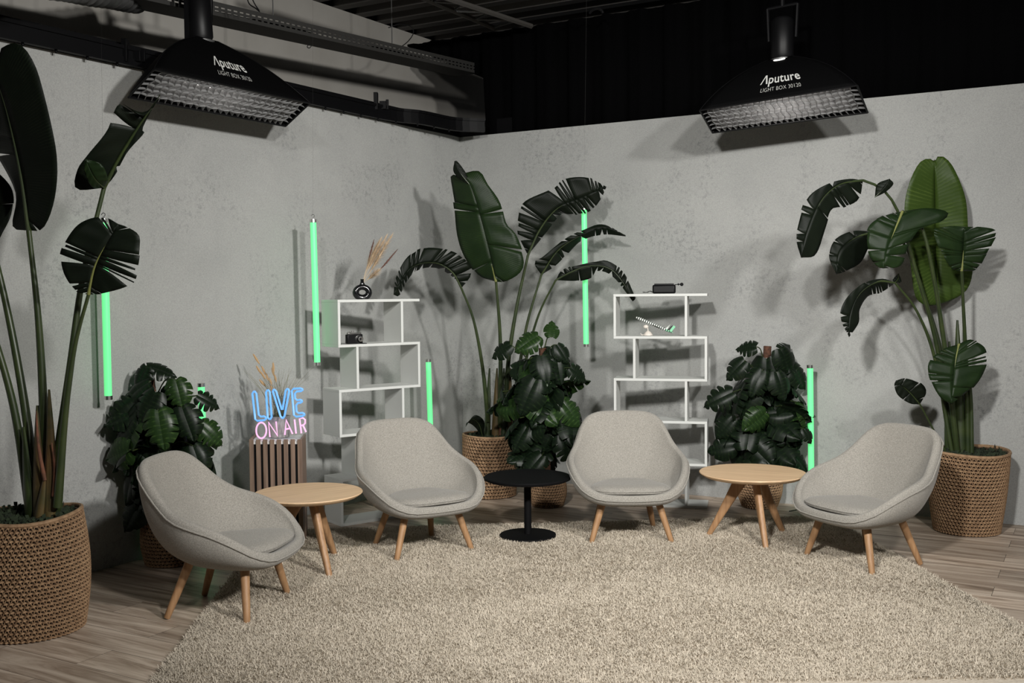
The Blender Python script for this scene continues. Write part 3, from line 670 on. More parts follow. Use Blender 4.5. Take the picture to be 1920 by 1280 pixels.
# ------------------------------------------------------------------ baskets
def basket_part(root, rt, rb, h, rows, stitches, bulge=.0, tilt=0):
    def R(z): t = z/h; return rb + (rt-rb)*t + bulge*math.sin(t*math.pi)
    def RZ(a, z): return z + tilt*(z/h)**2*math.sin(a*2+1)*1.0
    b = MB(); rh = h/rows
    n = 48; vs = []; fs = []; prof = [(R(0)-.006, .004)] + [(R(h*t)-.009, h*t) for t in (.1, .25, .4, .55, .7, .85, .985)] + [(R(h)-.022, h*.985)] + [(R(h*t)-.022, h*t) for t in (.85, .6)]
    for r_, z in prof:
        for k in range(n): a = 2*math.pi*k/n; vs.append((r_*math.cos(a), r_*math.sin(a), RZ(a, z)))
    fs = [(i*n+k, i*n+(k+1) % n, (i+1)*n+(k+1) % n, (i+1)*n+k) for i in range(len(prof)-1) for k in range(n)]; fs.append(tuple(range(n))[::-1])
    b.add(vs, fs, 1)
    per = 4; N = stitches*per
    for i in range(rows):                                    # one cord per row, wobbling in and out
        z = (i+.5)*rh; pts = []; rad = []; ph = (i % 2)*math.pi
        for k in range(N):
            a = 2*math.pi*k/N; w_ = stitches*a+ph
            rr = R(z) + .0035*math.cos(w_); pts.append((rr*math.cos(a), rr*math.sin(a), RZ(a, z + rh*.05*math.sin(w_)))); rad.append(rh*(.29+.07*math.cos(w_)))
        b.tube(pts, rad, 5, closed=True, mi=0)
    for i in range(rows-1):                                  # crochet stitches between rows
        for k in range(stitches):
            a = 2*math.pi*(k+.5*(i % 2))/stitches; da = 2*math.pi/stitches*.42; z = (i+.5)*rh
            for sl in (-1, 1):
                q = []; jt = random.uniform(-.15, .15)
                for s_, zz, o_ in ((0, .05, .004), (.35*sl+jt, .5, .0075), (.75*sl+jt, 1.0, .003)):
                    aa = a+da*s_; r_ = R(z+zz*rh)+o_; q.append((r_*math.cos(aa), r_*math.sin(aa), RZ(aa, z+zz*rh)))
                b.tube(q, rh*.115, 4, mi=0, cap=False)
    pts = []
    for k in range(90): a = 2*math.pi*k/90; r_ = R(h)+.002; pts.append((r_*math.cos(a), r_*math.sin(a), RZ(a, h)))
    b.tube(pts, .011*max(.7, rt/.25), 7, closed=True)
    o = b.build('basket', [M['cord'], M['basketin']], root)
    b = MB(); vs = []; n = 40; nr = 9
    for i in range(nr+1):
        for k in range(n):
            a = 2*math.pi*k/n; r_ = (R(h*.9)-.02)*i/nr; vs.append((r_*math.cos(a), r_*math.sin(a), h*.90 + .012*math.sin(a*5+i)+random.uniform(-.006, .006)))
    fs = [(i*n+k, (i+1)*n+k, (i+1)*n+(k+1) % n, i*n+(k+1) % n) for i in range(nr) for k in range(n)]
    b.add(vs, fs); b.build('soil', M['soil'], root)
def moss(root, r, z, n, hgt=.04, spread=1.0, size=.012):
    b = MB()
    for k in range(n):
        a = random.random()*6.283; rr = r*math.sqrt(random.random())*spread; hz = hgt*random.random()*(.5+.5*rr/r)
        c = Vector((rr*math.cos(a), rr*math.sin(a), z+hz)); d = Vector((random.gauss(0, 1), random.gauss(0, 1), random.gauss(0, .8))).normalized(); s_ = d.orthogonal().normalized(); L = size*(.6+random.random())
        b.add([c, c+d*L*.5+s_*L*.4, c+d*L, c+d*L*.5-s_*L*.4], [(0, 1, 2, 3)])
    tag(b.build('moss', M['moss'], root), kind='stuff')

# ------------------------------------------------------------------ big leaves
def blade(name, M_, L_, R_, mt, parent, org, cuts=10, gap=.35, s0=.25, seed=0, fold=.0, ns=30, extra=None, curl=.0, ncol=6):
    """leaf surface between a midrib and two edge lines; torn into strips between the side veins"""
    rd = random.Random(seed); b = MB(); b.uv = []
    mid = resamp(M_, 60)
    def smp(a, t):
        t = max(0, min(1, t))*(len(a)-1); i = min(len(a)-2, int(t)); return a[i].lerp(a[i+1], t-i)
    for side, E in ((0, L_), (1, R_)):
        if E is None: continue
        ed = resamp(E, 60); cut = sorted([rd.uniform(.03, .97) for _ in range(cuts)]) if cuts else []
        cut = [0] + [c for i, c in enumerate(cut) if i == 0 or c-cut[i-1] > .02] + [1]
        for a, c in zip(cut[:-1], cut[1:]):
            ga = gap*rd.uniform(.1, 1)**2*.045 if a > 0 else 0; gc = gap*rd.uniform(.1, 1)**2*.045 if c < 1 else 0
            m_ = max(1, int((c-a)*ns)); st = s0*rd.uniform(.5, 1.5); o_ = len(b.v); vs = []; fs = []; uv = []; jit = rd.uniform(-1, 1)*curl; short = 1-(rd.uniform(0, .10) if cuts else 0)
            ga = min(ga, (c-a)*.3); gc = min(gc, (c-a)*.3)
            for i in range(m_+1):
                for j in range(ncol+1):
                    s_ = j/ncol; q = max(0, (s_-st)/(1-st+1e-6)); t0 = a+(c-a)*i/m_; t1 = (a+ga*q)+(c-a-(ga+gc)*q)*i/m_
                    A = smp(mid, t0*(1-s_)+t1*s_); B = smp(ed, t1); p = A.lerp(B, s_*short)
                    view = (p-CAM).normalized(); p = p + view*(fold*1.3*s_**1.3 - fold*.35 + jit*s_*s_ + .004*math.sin(t0*40+s_*5)*s_) - UP*fold*.25*s_*s_*0
                    vs.append(p-org); uv.append((s_*.5+side*.5, t0))
            for i in range(m_):
                for j in range(ncol):
                    k = i*(ncol+1)+j; f = (k, k+1, k+ncol+2, k+ncol+1); fs.append(f if side else f[::-1])
            b.add(vs, fs); b.uv += uv
    o = b.build(name, mt, parent)
    for p in o.data.polygons: p.use_smooth = True
    sm = o.modifiers.new('s', 'SOLIDIFY'); sm.thickness = .0012; sm.offset = 0
    return o
def px(pts, Y):     # pts with optional per-point depth
    n = len(pts); out = []
    for i, p in enumerate(pts):
        if len(p) > 2: y = p[2]
        elif isinstance(Y, tuple): y = Y[0] + (Y[1]-Y[0])*i/(n-1)
        else: y = Y
        out.append(P(p[0], p[1], y))
    return out
def big_leaf(root, mid, left, right, stem, Ym, Ye, Ys, mt='leafD', rib='stem', sr=(.016, .009), cuts=8, gap=.5, fold=.03, seed=1, curl=.02, s0=.3, stm='stem'):
    org = root.location
    m3 = px(mid, Ym); l3 = px(left, Ye[0]) if left else None; r3 = px(right, Ye[1]) if right else None
    o = blade('leaf', m3, l3, r3, M[mt], root, org, cuts, gap, s0, seed, fold, curl=curl)
    mm = resamp(m3, 24); b = MB(); b.tube([p-org-(p-CAM).normalized()*.002 for p in mm], [sr[1]*(1-.8*i/23) for i in range(24)], 8); b.build('midrib', M[rib], o)
    if stem:
        s3 = px(stem, Ys); s3[-1] = m3[0]; ss = resamp(s3, 26); b = MB(); b.tube([p-org for p in ss], [sr[0]+(sr[1]-sr[0])*min(1, i/25*1.1) for i in range(26)], 10); b.build('petiole', M[stm], o)
    return o

# --- left strelitzia (near the camera)
YL = 4.80; pL = P(62, 1216, YL); pL.z = 0
root = empty('potted_strelitzia', pL, 0, 'giant potted strelitzia at the left edge in a large woven jute basket', 'potted plant')
basket_part(root, .225, .225, .545, 27, 62, .028, .012)
moss(root, .20, .50, 2600, .055, 1, .02)
big_leaf(root, [(54, 432, 4.75), (40, 330, 4.72), (15, 215, 4.65), (-15, 120, 4.55)], [(54, 432, 4.75), (22, 425, 4.8), (28, 360, 4.9), (-20, 270, 4.9), (-60, 190, 4.8), (-15, 120, 4.55)],
         [(54, 432, 4.75), (82, 428, 4.7), (104, 372, 4.65), (108, 290, 4.6), (84, 175, 4.55), (62, 110, 4.5), (30, 78, 4.5), (-15, 100, 4.55)],
         [(85, 950), (82, 780), (72, 600), (54, 432)], None, (None, None), (4.80, 4.75), 'leafD', 'stem', (.026, .012), 2, .4, .02, 11, .0, .3)
big_leaf(root, [(-30, 300, 4.9), (-10, 380, 4.9), (0, 440, 4.9)], [(-30, 300, 4.9), (-45, 380, 4.9), (0, 446, 4.9)], [(-30, 300, 4.9), (22, 350, 4.9), (24, 400, 4.9), (0, 446, 4.9)],
         None, None, (None, None), None, 'leafD', 'stem', (.02, .008), 1, .3, .01, 12, 0, .3)
big_leaf(root, [(-60, 330, 4.9), (-120, 200, 4.8), (-170, 80, 4.7)], [(-60, 330, 4.9), (-160, 260, 4.9), (-170, 80, 4.7)], [(-60, 330, 4.9), (-50, 220, 4.7), (-90, 120, 4.7), (-170, 80, 4.7)],
         [(72, 950), (40, 720), (-5, 500), (-60, 330)], None, (None, None), (4.82, 4.9), 'leafD', 'stem', (.024, .012), 2, .4, .02, 13)
big_leaf(root, [(-90, 420, 4.8), (-130, 300, 4.7), (-170, 260, 4.6)], [(-90, 420, 4.8), (-150, 380, 4.7), (-170, 260, 4.6)], [(-90, 420, 4.8), (-80, 330, 4.7), (-120, 230, 4.6), (-170, 260, 4.6)],
         [(55, 950), (25, 760), (-25, 590), (-90, 420)], None, (None, None), (4.85, 4.8), 'leafD', 'stem', (.022, .012), 2, .4, .02, 14)
big_leaf(root, [(195, 352, 4.80), (222, 300, 4.78), (255, 245, 4.75), (300, 178, 4.7)],
         [(195, 352, 4.80), (140, 356, 4.78), (141, 320, 4.75), (160, 292, 4.72), (198, 245, 4.7), (222, 193, 4.68), (268, 218, 4.68), (300, 178, 4.7)],
         [(195, 352, 4.80), (215, 330, 4.78), (240, 285, 4.76), (272, 250, 4.75), (268, 240, 4.75), (300, 178, 4.7)],
         [(95, 950), (130, 700), (155, 520), (195, 352)], None, (None, None), (4.76, 4.80), 'leafD', 'stem', (.024, .010), 4, .9, .0, 5, .015, .12)
big_leaf(root, [(195, 352, 4.79), (178, 335, 4.7), (160, 298, 4.65)], [(195, 352, 4.79), (172, 350, 4.72), (158, 320, 4.66), (160, 298, 4.65)], [(195, 352, 4.79), (202, 335, 4.72), (190, 308, 4.66), (160, 298, 4.65)],
         None, None, (None, None), None, 'leafG', 'stem', (.02, .004), 0, .3, .01, 15, 0, .3)
big_leaf(root, [(166, 552, 4.62), (178, 500, 4.60), (198, 460, 4.58), (222, 420, 4.58)],
         [(166, 552, 4.62), (140, 545, 4.6), (115, 510, 4.58), (112, 470, 4.57), (138, 425, 4.57), (170, 407, 4.58), (200, 408, 4.58), (222, 420, 4.58)],
         [(166, 552, 4.62), (200, 550, 4.6), (250, 535, 4.57), (262, 500, 4.55), (266, 465, 4.55), (264, 440, 4.55), (240, 425, 4.56), (222, 420, 4.58)],
         [(108, 950), (122, 780), (140, 650), (166, 552)], None, (None, None), (4.70, 4.62), 'leafD', 'stemY', (.021, .008), 8, 1.1, .015, 9, .012, .1)
# sheathed foot of the clump
def sheath(root, bx, by, tx, ty, Y, r0, r1, mt='sheath', bulge=.0):
    a = P(bx, by, Y)-root.location; c = P(tx, ty, Y)-root.location; b = MB(); pts = resamp([a, a.lerp(c, .5)+Vector((bulge, 0, 0)), c], 12)
    b.tube(pts, [r0+(min(r1, .007)-r0)*(i/11)**1.8 for i in range(12)], 12, flat=.75); b.build('stalk', M[mt], root)
sheath(root, 60, 985, 44, 800, 4.80, .035, .018, 'stem'); sheath(root, 78, 985, 70, 760, 4.78, .045, .014, 'sheath'); sheath(root, 92, 985, 92, 730, 4.74, .038, .006, 'sheath', .008)
sheath(root, 84, 900, 68, 770, 4.72, .012, .003, 'husk', -.01); sheath(root, 100, 930, 97, 830, 4.70, .010, .003, 'husk', .01); sheath(root, 100, 985, 112, 800, 4.76, .036, .018, 'stem'); sheath(root, 72, 985, 88, 880, 4.73, .030, .010, 'sheath')

# --- corner strelitzia
YC = 7.98; pC = FL(918, 930); pC.y = 7.93; pC.x = P(920, 900, 7.93).x; pC.z = 0
root = empty('potted_strelitzia', pC, 0, 'potted strelitzia in the room corner in a woven basket behind the black table', 'potted plant')
basket_part(root, .205, .185, .47, 19, 50, .008, .004); moss(root, .18, .43, 900, .04, 1, .022)
C_ = 7.9
big_leaf(root, [(930, 528, 7.75), (917, 470, 7.73), (903, 415, 7.72), (885, 355, 7.72), (868, 325, 7.72)],
         [(930, 528, 7.75), (895, 517, 7.78), (868, 480, 7.8), (855, 440, 7.8), (850, 390, 7.8), (844, 350, 7.8), (842, 326, 7.8), (862, 330, 7.75), (868, 325, 7.72)],
         [(930, 528, 7.75), (950, 528, 7.68), (978, 512, 7.65), (985, 488, 7.64), (968, 440, 7.66), (950, 420, 7.66), (938, 378, 7.66), (915, 345, 7.67), (899, 320, 7.68), (868, 325, 7.72)],
         [(938, 800), (938, 640), (930, 528)], None, (None, None), (7.92, 7.75), 'leafG', 'stemY', (.022, .010), 3, .35, .03, 21, .01, .2)
big_leaf(root, [(884, 350, 7.72), (866, 328, 7.7), (852, 302, 7.68)], [(884, 350, 7.72), (852, 325, 7.7), (852, 302, 7.68)], [(884, 350, 7.72), (874, 325, 7.7), (858, 303, 7.68), (852, 302, 7.68)], None, None, (None, None), None, 'leafD', 'stem', (.01, .004), 0, .1, .01, 3, 0)
big_leaf(root, [(990, 478, 7.85), (1012, 430, 7.85), (1045, 390, 7.82), (1090, 370, 7.8), (1137, 350, 7.78)],
         [(990, 478, 7.85), (970, 440, 7.8), (972, 405, 7.8), (980, 378, 7.8), (1022, 358, 7.78), (1040, 350, 7.78), (1058, 333, 7.78), (1100, 331, 7.76), (1137, 350, 7.78)],
         [(990, 478, 7.85), (1025, 435, 7.88), (1052, 402, 7.9), (1068, 403, 7.86), (1105, 398, 7.82), (1128, 372, 7.8), (1137, 350, 7.78)],
         [(948, 800), (952, 690), (968, 580), (990, 478)], None, (None, None), (7.95, 7.85), 'leafD', 'stem', (.022, .010), 17, 1.3, .02, 22, .02, .12)
big_leaf(root, [(1015, 515, 7.9), (1045, 470, 7.88), (1085, 443, 7.86), (1130, 426, 7.84), (1173, 441, 7.82)],
         [(1015, 515, 7.9), (1000, 492, 7.86), (1016, 482, 7.84), (1040, 462, 7.84), (1062, 445, 7.84), (1095, 430, 7.84), (1130, 420, 7.84), (1173, 441, 7.82)],
         [(1015, 515, 7.9), (1040, 500, 7.9), (1065, 476, 7.9), (1090, 452, 7.88), (1130, 440, 7.86), (1173, 443, 7.82)],
         [(955, 800), (975, 680), (990, 600), (1015, 515)], None, (None, None), (7.98, 7.9), 'leafD', 'stem', (.018, .008), 8, 1.0, .02, 23, .02, .2)
big_leaf(root, [(1042, 525, 7.8), (1075, 508, 7.78), (1110, 498, 7.76), (1150, 508, 7.74), (1190, 562, 7.72)],
         [(1042, 525, 7.8), (1055, 505, 7.76), (1090, 495, 7.76), (1115, 490, 7.74), (1140, 488, 7.74), (1170, 510, 7.72), (1192, 558, 7.72)],
         [(1042, 525, 7.8), (1080, 528, 7.8), (1108, 522, 7.78), (1120, 508, 7.76), (1150, 520, 7.74), (1186, 565, 7.72)],
         [(962, 800), (985, 680), (1010, 590), (1042, 525)], None, (None, None), (8.0, 7.8), 'leafD', 'stem', (.016, .007), 12, 1.3, .01, 24, .015, .15)
big_leaf(root, [(865, 540, 7.7), (848, 510, 7.66), (815, 492, 7.6), (770, 502, 7.5), (738, 552, 7.4)],
         [(865, 540, 7.7), (886, 515, 7.7), (878, 490, 7.66), (850, 470, 7.62), (800, 463, 7.56), (765, 480, 7.48), (742, 520, 7.42), (738, 552, 7.4)],
         [(865, 540, 7.7), (850, 520, 7.72), (815, 502, 7.66), (775, 512, 7.56), (750, 553, 7.42), (738, 552, 7.4)],
         [(915, 790), (905, 690), (888, 600), (865, 540)], None, (None, None), (7.9, 7.7), 'leafD', 'stem', (.018, .008), 15, 1.4, .02, 25, .015, .12)
for (bx, tx, r0, mt) in ((912, 918, .03, 'stem'), (928, 932, .035, 'sheath'), (942, 945, .035, 'stem'), (955, 957, .028, 'sheath'), (935, 950, .025, 'husk')): sheath(root, bx, 845, tx, 690, pC.y, r0, .018, mt)
# little foot leaves
big_leaf(root, [(905, 820, 7.8), (898, 795, 7.75), (884, 785, 7.7), (873, 800, 7.66)], [(905, 820, 7.8), (890, 800, 7.75), (876, 792, 7.7), (873, 800, 7.66)], [(905, 820, 7.8), (908, 790, 7.75), (890, 778, 7.7), (873, 800, 7.66)], None, None, (None, None), None, 'leafD', 'stem', (.01, .004), 0, .1, .01, 4, 0)

# --- right strelitzia
pR = P(1812, 1000, 6.72); pR.z = 0; pR.y = 6.62; pR.x = P(1812, 1000, 6.62).x
root = empty('potted_strelitzia', pR, 0, 'potted strelitzia by the right wall with one broad bright green leaf', 'potted plant')
basket_part(root, .245, .192, .515, 24, 60, .008, .008); moss(root, .225, .47, 1800, .05, 1, .022)
big_leaf(root, [(1758, 572, 6.80), (1755, 480, 6.80), (1754, 400, 6.78), (1752, 298, 6.74)],
         [(1758, 572, 6.80), (1735, 572, 6.76), (1716, 555, 6.74), (1708, 500, 6.72), (1700, 430, 6.7), (1696, 385, 6.69), (1706, 340, 6.68), (1724, 305, 6.7), (1742, 297, 6.72), (1752, 304, 6.74)],
         [(1758, 572, 6.80), (1790, 560, 6.76), (1815, 540, 6.74), (1824, 500, 6.72), (1816, 440, 6.7), (1812, 380, 6.69), (1800, 340, 6.68), (1782, 305, 6.7), (1762, 291, 6.72), (1752, 304, 6.74)],
         [(1800, 850), (1785, 720), (1765, 620), (1758, 572)], None, (None, None), (6.72, 6.80), 'leafB', 'leafG', (.026, .008), 0, .2, .03, 31, 0)
big_leaf(root, [(1692, 396, 6.45), (1678, 430, 6.42), (1664, 465, 6.40), (1656, 502, 6.40)],
         [(1692, 396, 6.45), (1660, 402, 6.44), (1630, 420, 6.42), (1622, 445, 6.42), (1628, 480, 6.42), (1645, 500, 6.41), (1656, 503, 6.40)],
         [(1692, 396, 6.45), (1740, 390, 6.44), (1778, 398, 6.42), (1765, 415, 6.42), (1725, 430, 6.4), (1705, 462, 6.4), (1690, 498, 6.4), (1656, 503, 6.40)],
         [(1795, 850), (1770, 640, 6.6), (1745, 490, 6.5), (1725, 420, 6.48), (1692, 396)], None, (None, None), (6.68, 6.45), 'leafG', 'stemY', (.02, .009), 7, .7, .02, 32, .012, .25)
big_leaf(root, [(1618, 338, 6.5), (1575, 345, 6.48), (1540, 375, 6.44), (1515, 430, 6.4), (1502, 480, 6.38)],
         [(1618, 338, 6.5), (1590, 335, 6.46), (1548, 345, 6.42), (1512, 370, 6.4), (1495, 420, 6.38), (1492, 450, 6.36), (1502, 483, 6.38)],
         [(1618, 338, 6.5), (1610, 375, 6.52), (1580, 390, 6.5), (1560, 395, 6.48), (1548, 430, 6.45), (1530, 478, 6.42), (1502, 483, 6.38)],
         [(1790, 850), (1755, 640, 6.7), (1715, 500, 6.62), (1685, 400, 6.56), (1655, 355, 6.52), (1618, 338)], None, (None, None), (6.76, 6.5), 'leafD', 'stem', (.02, .008), 6, .8, .02, 33, .02, .25)
big_leaf(root, [(1640, 370, 6.5), (1655, 355, 6.48), (1668, 335, 6.46)], [(1640, 370, 6.5), (1645, 345, 6.48), (1668, 335, 6.46)], [(1640, 370, 6.5), (1660, 360, 6.48), (1675, 345, 6.46), (1668, 335, 6.46)], None, None, (None, None), None, 'leafD', 'stem', (.01, .003), 0, .1, .01, 34, 0)
big_leaf(root, [(1640, 435, 6.75), (1605, 445, 6.75), (1575, 470, 6.72), (1568, 512, 6.7)],
         [(1640, 435, 6.75), (1600, 432, 6.74), (1565, 448, 6.72), (1554, 480, 6.7), (1568, 514, 6.7)],
         [(1640, 435, 6.75), (1628, 470, 6.75), (1615, 495, 6.74), (1590, 508, 6.72), (1568, 514, 6.7)],
         [(1798, 850), (1765, 660, 6.8), (1720, 520, 6.8), (1690, 450, 6.78), (1640, 435)], None, (None, None), (6.78, 6.75), 'leafD', 'stem', (.018, .008), 5, .6, .02, 35, .01, .3)
big_leaf(root, [(1678, 530, 6.6), (1645, 528, 6.58), (1612, 550, 6.55), (1594, 590, 6.52), (1592, 628, 6.5)],
         [(1678, 530, 6.6), (1655, 522, 6.58), (1620, 530, 6.54), (1586, 560, 6.5), (1575, 595, 6.48), (1592, 632, 6.5)],
         [(1678, 530, 6.6), (1655, 548, 6.62), (1628, 555, 6.6), (1612, 580, 6.56), (1610, 605, 6.52), (1592, 632, 6.5)],
         [(1785, 850), (1755, 680, 6.7), (1720, 585, 6.64), (1678, 530)], None, (None, None), (6.70, 6.6), 'leafD', 'stem', (.017, .007), 7, .8, .02, 36, .015, .3)
big_leaf(root, [(1678, 530, 6.6), (1684, 522, 6.58), (1685, 512, 6.56)], [(1678, 530, 6.6), (1674, 524, 6.58), (1685, 512, 6.56)], [(1678, 530, 6.6), (1690, 528, 6.58), (1685, 512, 6.56)], None, None, (None, None), None, 'leafD', 'stem', (.006, .003), 0, .1, .0, 37, 0)
big_leaf(root, [(1803, 508, 6.5), (1806, 470, 6.48), (1808, 425, 6.45)],
         [(1803, 508, 6.5), (1785, 505, 6.47), (1770, 485, 6.44), (1755, 455, 6.42), (1750, 430, 6.42), (1775, 422, 6.43), (1808, 425, 6.45)],
         [(1803, 508, 6.5), (1832, 505, 6.47), (1848, 480, 6.44), (1862, 455, 6.42), (1871, 432, 6.42), (1845, 425, 6.43), (1808, 425, 6.45)],
         [(1815, 850), (1812, 700, 6.65), (1803, 508)], None, (None, None), (6.68, 6.5), 'leafG', 'stemY', (.019, .009), 9, .8, .02, 38, .012, .25)
big_leaf(root, [(1798, 645, 6.45), (1790, 685, 6.4), (1784, 755, 6.36)],
         [(1798, 645, 6.45), (1765, 655, 6.42), (1738, 678, 6.4), (1740, 710, 6.38), (1760, 745, 6.36), (1784, 758, 6.36)],
         [(1798, 645, 6.45), (1820, 636, 6.42), (1850, 650, 6.4), (1852, 680, 6.38), (1830, 722, 6.36), (1784, 758, 6.36)],
         [(1822, 850), (1820, 740, 6.65), (1810, 670, 6.55), (1798, 645)], None, (None, None), (6.66, 6.45), 'leafG', 'stemY', (.015, .008), 7, .9, .02, 39, .01, .2)
big_leaf(root, [(1725, 758, 6.6), (1705, 735, 6.58), (1680, 715, 6.56)],
         [(1725, 758, 6.6), (1705, 757, 6.58), (1682, 742, 6.57), (1676, 722, 6.56), (1680, 713, 6.56)],
         [(1725, 758, 6.6), (1737, 735, 6.58), (1728, 718, 6.57), (1700, 708, 6.56), (1680, 713, 6.56)],
         [(1778, 855), (1755, 815), (1742, 790), (1725, 758)], None, (None, None), (6.65, 6.6), 'leafD', 'stem', (.008, .005), 3, .6, .01, 40, .01, .4)
for (bx, tx, ty, r0, mt) in ((1788, 1780, 640, .035, 'stem'), (1800, 1795, 600, .045, 'stem'), (1806, 1806, 680, .040, 'sheath'), (1780, 1775, 720, .030, 'stem'), (1795, 1790, 760, .040, 'husk')): sheath(root, bx, 870, tx, ty, 6.72, r0, .02, mt)

# ------------------------------------------------------------------ monsteras
def monstera_mesh(seed, mt):
    """one split leaf about 1 unit long: base at the origin, tip towards -Y, face up"""
    rd = random.Random(seed); b = MB(); b.uv = []; nl = rd.choice((4, 5, 5, 6))
    def edge(t):     # heart outline half width, forward sweep
        return .46*(math.sin(math.pi*min(1, (t*.93+.09))**.78))**.75
    for side in (-1, 1):
        cut = [0]+[i/nl+rd.uniform(-.03, .03) for i in range(1, nl)]+[1]
        for a, c in zip(cut[:-1], cut[1:]):
            split = rd.random() < .75; st = rd.uniform(.3, .6) if split else 1; gp = rd.uniform(.025, .055) if split else 0; m_ = 4; nc = 5; vs = []; fs = []; uv = []
            for i in range(m_+1):
                for j in range(nc+1):
                    s_ = j/nc; q = max(0, (s_-st)/(1-st)) if split else 0; tt = i/m_; t = (a+gp*q*(a > 0))+(c-a-gp*q*(2 if 0 < a and c < 1 else 1))*tt
                    y0 = -t; w_ = edge(t); back = .16*(1-t)**3; x = side*w_*s_; y = y0 + back*s_*1.2 - .10*s_*s_*(1-t) - .02
                    rnd = -.05*q*q*(abs(tt-.5)*2)**2*(1 if split else 0); x += side*rnd
                    z = -.26*s_*s_*w_*1.3 + .07*math.sin(s_*math.pi)*.6 - .30*t*t
                    vs.append((x, y, z)); uv.append((s_*.5+(side > 0)*.5, t))
            for i in range(m_):
                for j in range(nc):
                    k = i*(nc+1)+j; f = (k, k+1, k+nc+2, k+nc+1); fs.append(f if side < 0 else f[::-1])
            b.add(vs, fs); b.uv += uv
    me_o = b.build('leaf', mt, None)
    for p in me_o.data.polygons: p.use_smooth = True
    me = me_o.data; bpy.data.objects.remove(me_o); return me
MM = [monstera_mesh(s, M['mon']) for s in (1, 2, 3, 4, 5, 6)]; MY = [monstera_mesh(s, M['monY']) for s in (1, 2, 4)]
def monstera(base, pole_h, prow, nfill, env, label, brt, brb, bh, brows, special, seed):
    rd = random.Random(seed); root = empty('potted_monstera', base, 0, label, 'potted plant')
    basket_part(root, brt, brb, bh, brows, 40, .02 if brb > .1 else .025, .003); moss(root, brt*.8, bh*.9, 300, .02, 1, .014)
    b = MB(); b.tube([(prow[0]*t, prow[1]*t, bh*.5+(pole_h-bh*.5)*t) for t in [k/12 for k in range(13)]], .028, 14); b.build('moss_pole', M['coco'], root)
    def put(c, size, face, droop_dir, k):
        # face: leaf surface normal, droop_dir: direction the tip points to
        wc = Vector(c)+root.location
        for nw, lim in ((IL, .18), (IR, .18)):
            dd = (wc-CO).dot(nw)
            if dd < lim: wc += nw*(lim-dd)
        c = wc-root.location; n = Vector(face).normalized(); t = Vector(droop_dir); t = (t - n*t.dot(n)).normalized(); y = -t; x = y.cross(n).normalized()
        o = bpy.data.objects.new('leaf', (MY[k % 3] if (c[2] > .55 and rd.random() < .16) else MM[k % 6])); COL.objects.link(o); o.parent = root
        m_ = Matrix((x, y, n)).transposed().to_4x4(); c = Vector(c); start = c - t*size*.45
        m_ = Matrix.Translation(start) @ m_ @ Matrix.Diagonal((size, size, size, 1)); o.matrix_local = m_
        # petiole from the pole
        zr = max(bh*.9, min(pole_h*.97, start.z - .10 - .25*rd.random()*max(0, start.z-bh)))
        tt = (zr-bh*.5)/(pole_h-bh*.5); pa = Vector((prow[0]*tt, prow[1]*tt, zr)); mid = pa.lerp(start, .55)+UP*.06
        b = MB(); inv = m_.inverted(); b.tube([inv @ p for p in resamp([pa, mid, start], 9)], [.0042/size]*9, 5)
        q = b.build('petiole', M['stem'], o)
    for k in range(nfill):
        h = rd.random(); z = env['z0']+(env['z1']-env['z0'])*h; w_ = env['w'](h); a = rd.uniform(0, 6.283); rr = w_*(.35+.8*rd.random()**.6)
        dirv = Vector((math.cos(a), math.sin(a), 0)); c = Vector((prow[0]*h+dirv.x*rr+env.get('dx', 0)*h, dirv.y*rr*env.get('yy', .7)+prow[1]*h, z))
        size = rd.uniform(*env['s'])*1.25; face = dirv*.8 + UP*rd.uniform(.0, 1.2) + Vector((rd.gauss(0, .6), rd.gauss(0, .5), 0)); tip = dirv*.9 - UP*rd.uniform(-.3, 1.2) + Vector((rd.gauss(0, .7), rd.gauss(0, .6), 0))
        put(c, size, face, tip, rd.randrange(6))
    for (x, y, dY, size, face, tip) in special: put(P(x, y, base.y+dY)-base, size, face, tip, rd.randrange(6))
    return root
b0 = P(317, 1030, 5.98); b0.z = 0
monstera(b0, 1.12, (-.10, .02), 52, dict(z0=.42, z1=.94, w=lambda h: .20+.13*math.sin(h*3.0+.2), s=(.15, .24), dx=-.04, yy=.7), 'bushy split leaf plant behind the left armchair in a dark woven basket', .135, .125, .27, 13,
         [(300, 690, -.05, .17, (.2, -.6, .9), (1, -.2, .2)), (262, 705, -.1, .15, (-.3, -1, .5), (-.5, -.3, -1)), (200, 780, -.1, .22, (-.5, -.8, .6), (-1, -.2, -.5)), (390, 750, -.1, .14, (.5, -.8, .5), (1, 0, -.3)),
          (335, 735, -.2, .17, (.2, -1, .4), (.3, -.2, -1)), (395, 810, -.15, .17, (.4, -.8, .4), (1, -.2, -.7)), (210, 860, -.1, .2, (-.5, -.8, .3), (-.3, -.2, -1)), (225, 950, -.1, .22, (-.4, -.8, .3), (-.6, -.2, -1)), (285, 905, -.3, .24, (-.1, -.9, .4), (-.3, -.2, -1)),
          (190, 815, -.1, .16, (-.5, -.8, .5), (-1, -.2, -1)), (185, 800, -.1, .2, (-.5, -.8, .5), (-1, -.2, -.6)), (205, 900, -.1, .22, (-.5, -.8, .4), (-.5, -.2, -1)), (240, 730, -.1, .2, (-.3, -.8, .6), (-1, -.2, -.4)), (250, 960, -.2, .2, (-.1, -.9, .5), (-.6, -.2, -1)), (275, 760, -.25, .2, (-.1, -1, .5), (-.5, -.2, -1)), (300, 800, -.3, .22, (.1, -1, .4), (.2, -.2, -1)), (350, 790, -.25, .2, (.1, -1, .4), (.4, -.2, -1)), (370, 860, -.2, .18, (.2, -1, .4), (.4, -.2, -1))], 3)
b0 = P(1027, 935, 7.52); b0.z = 0
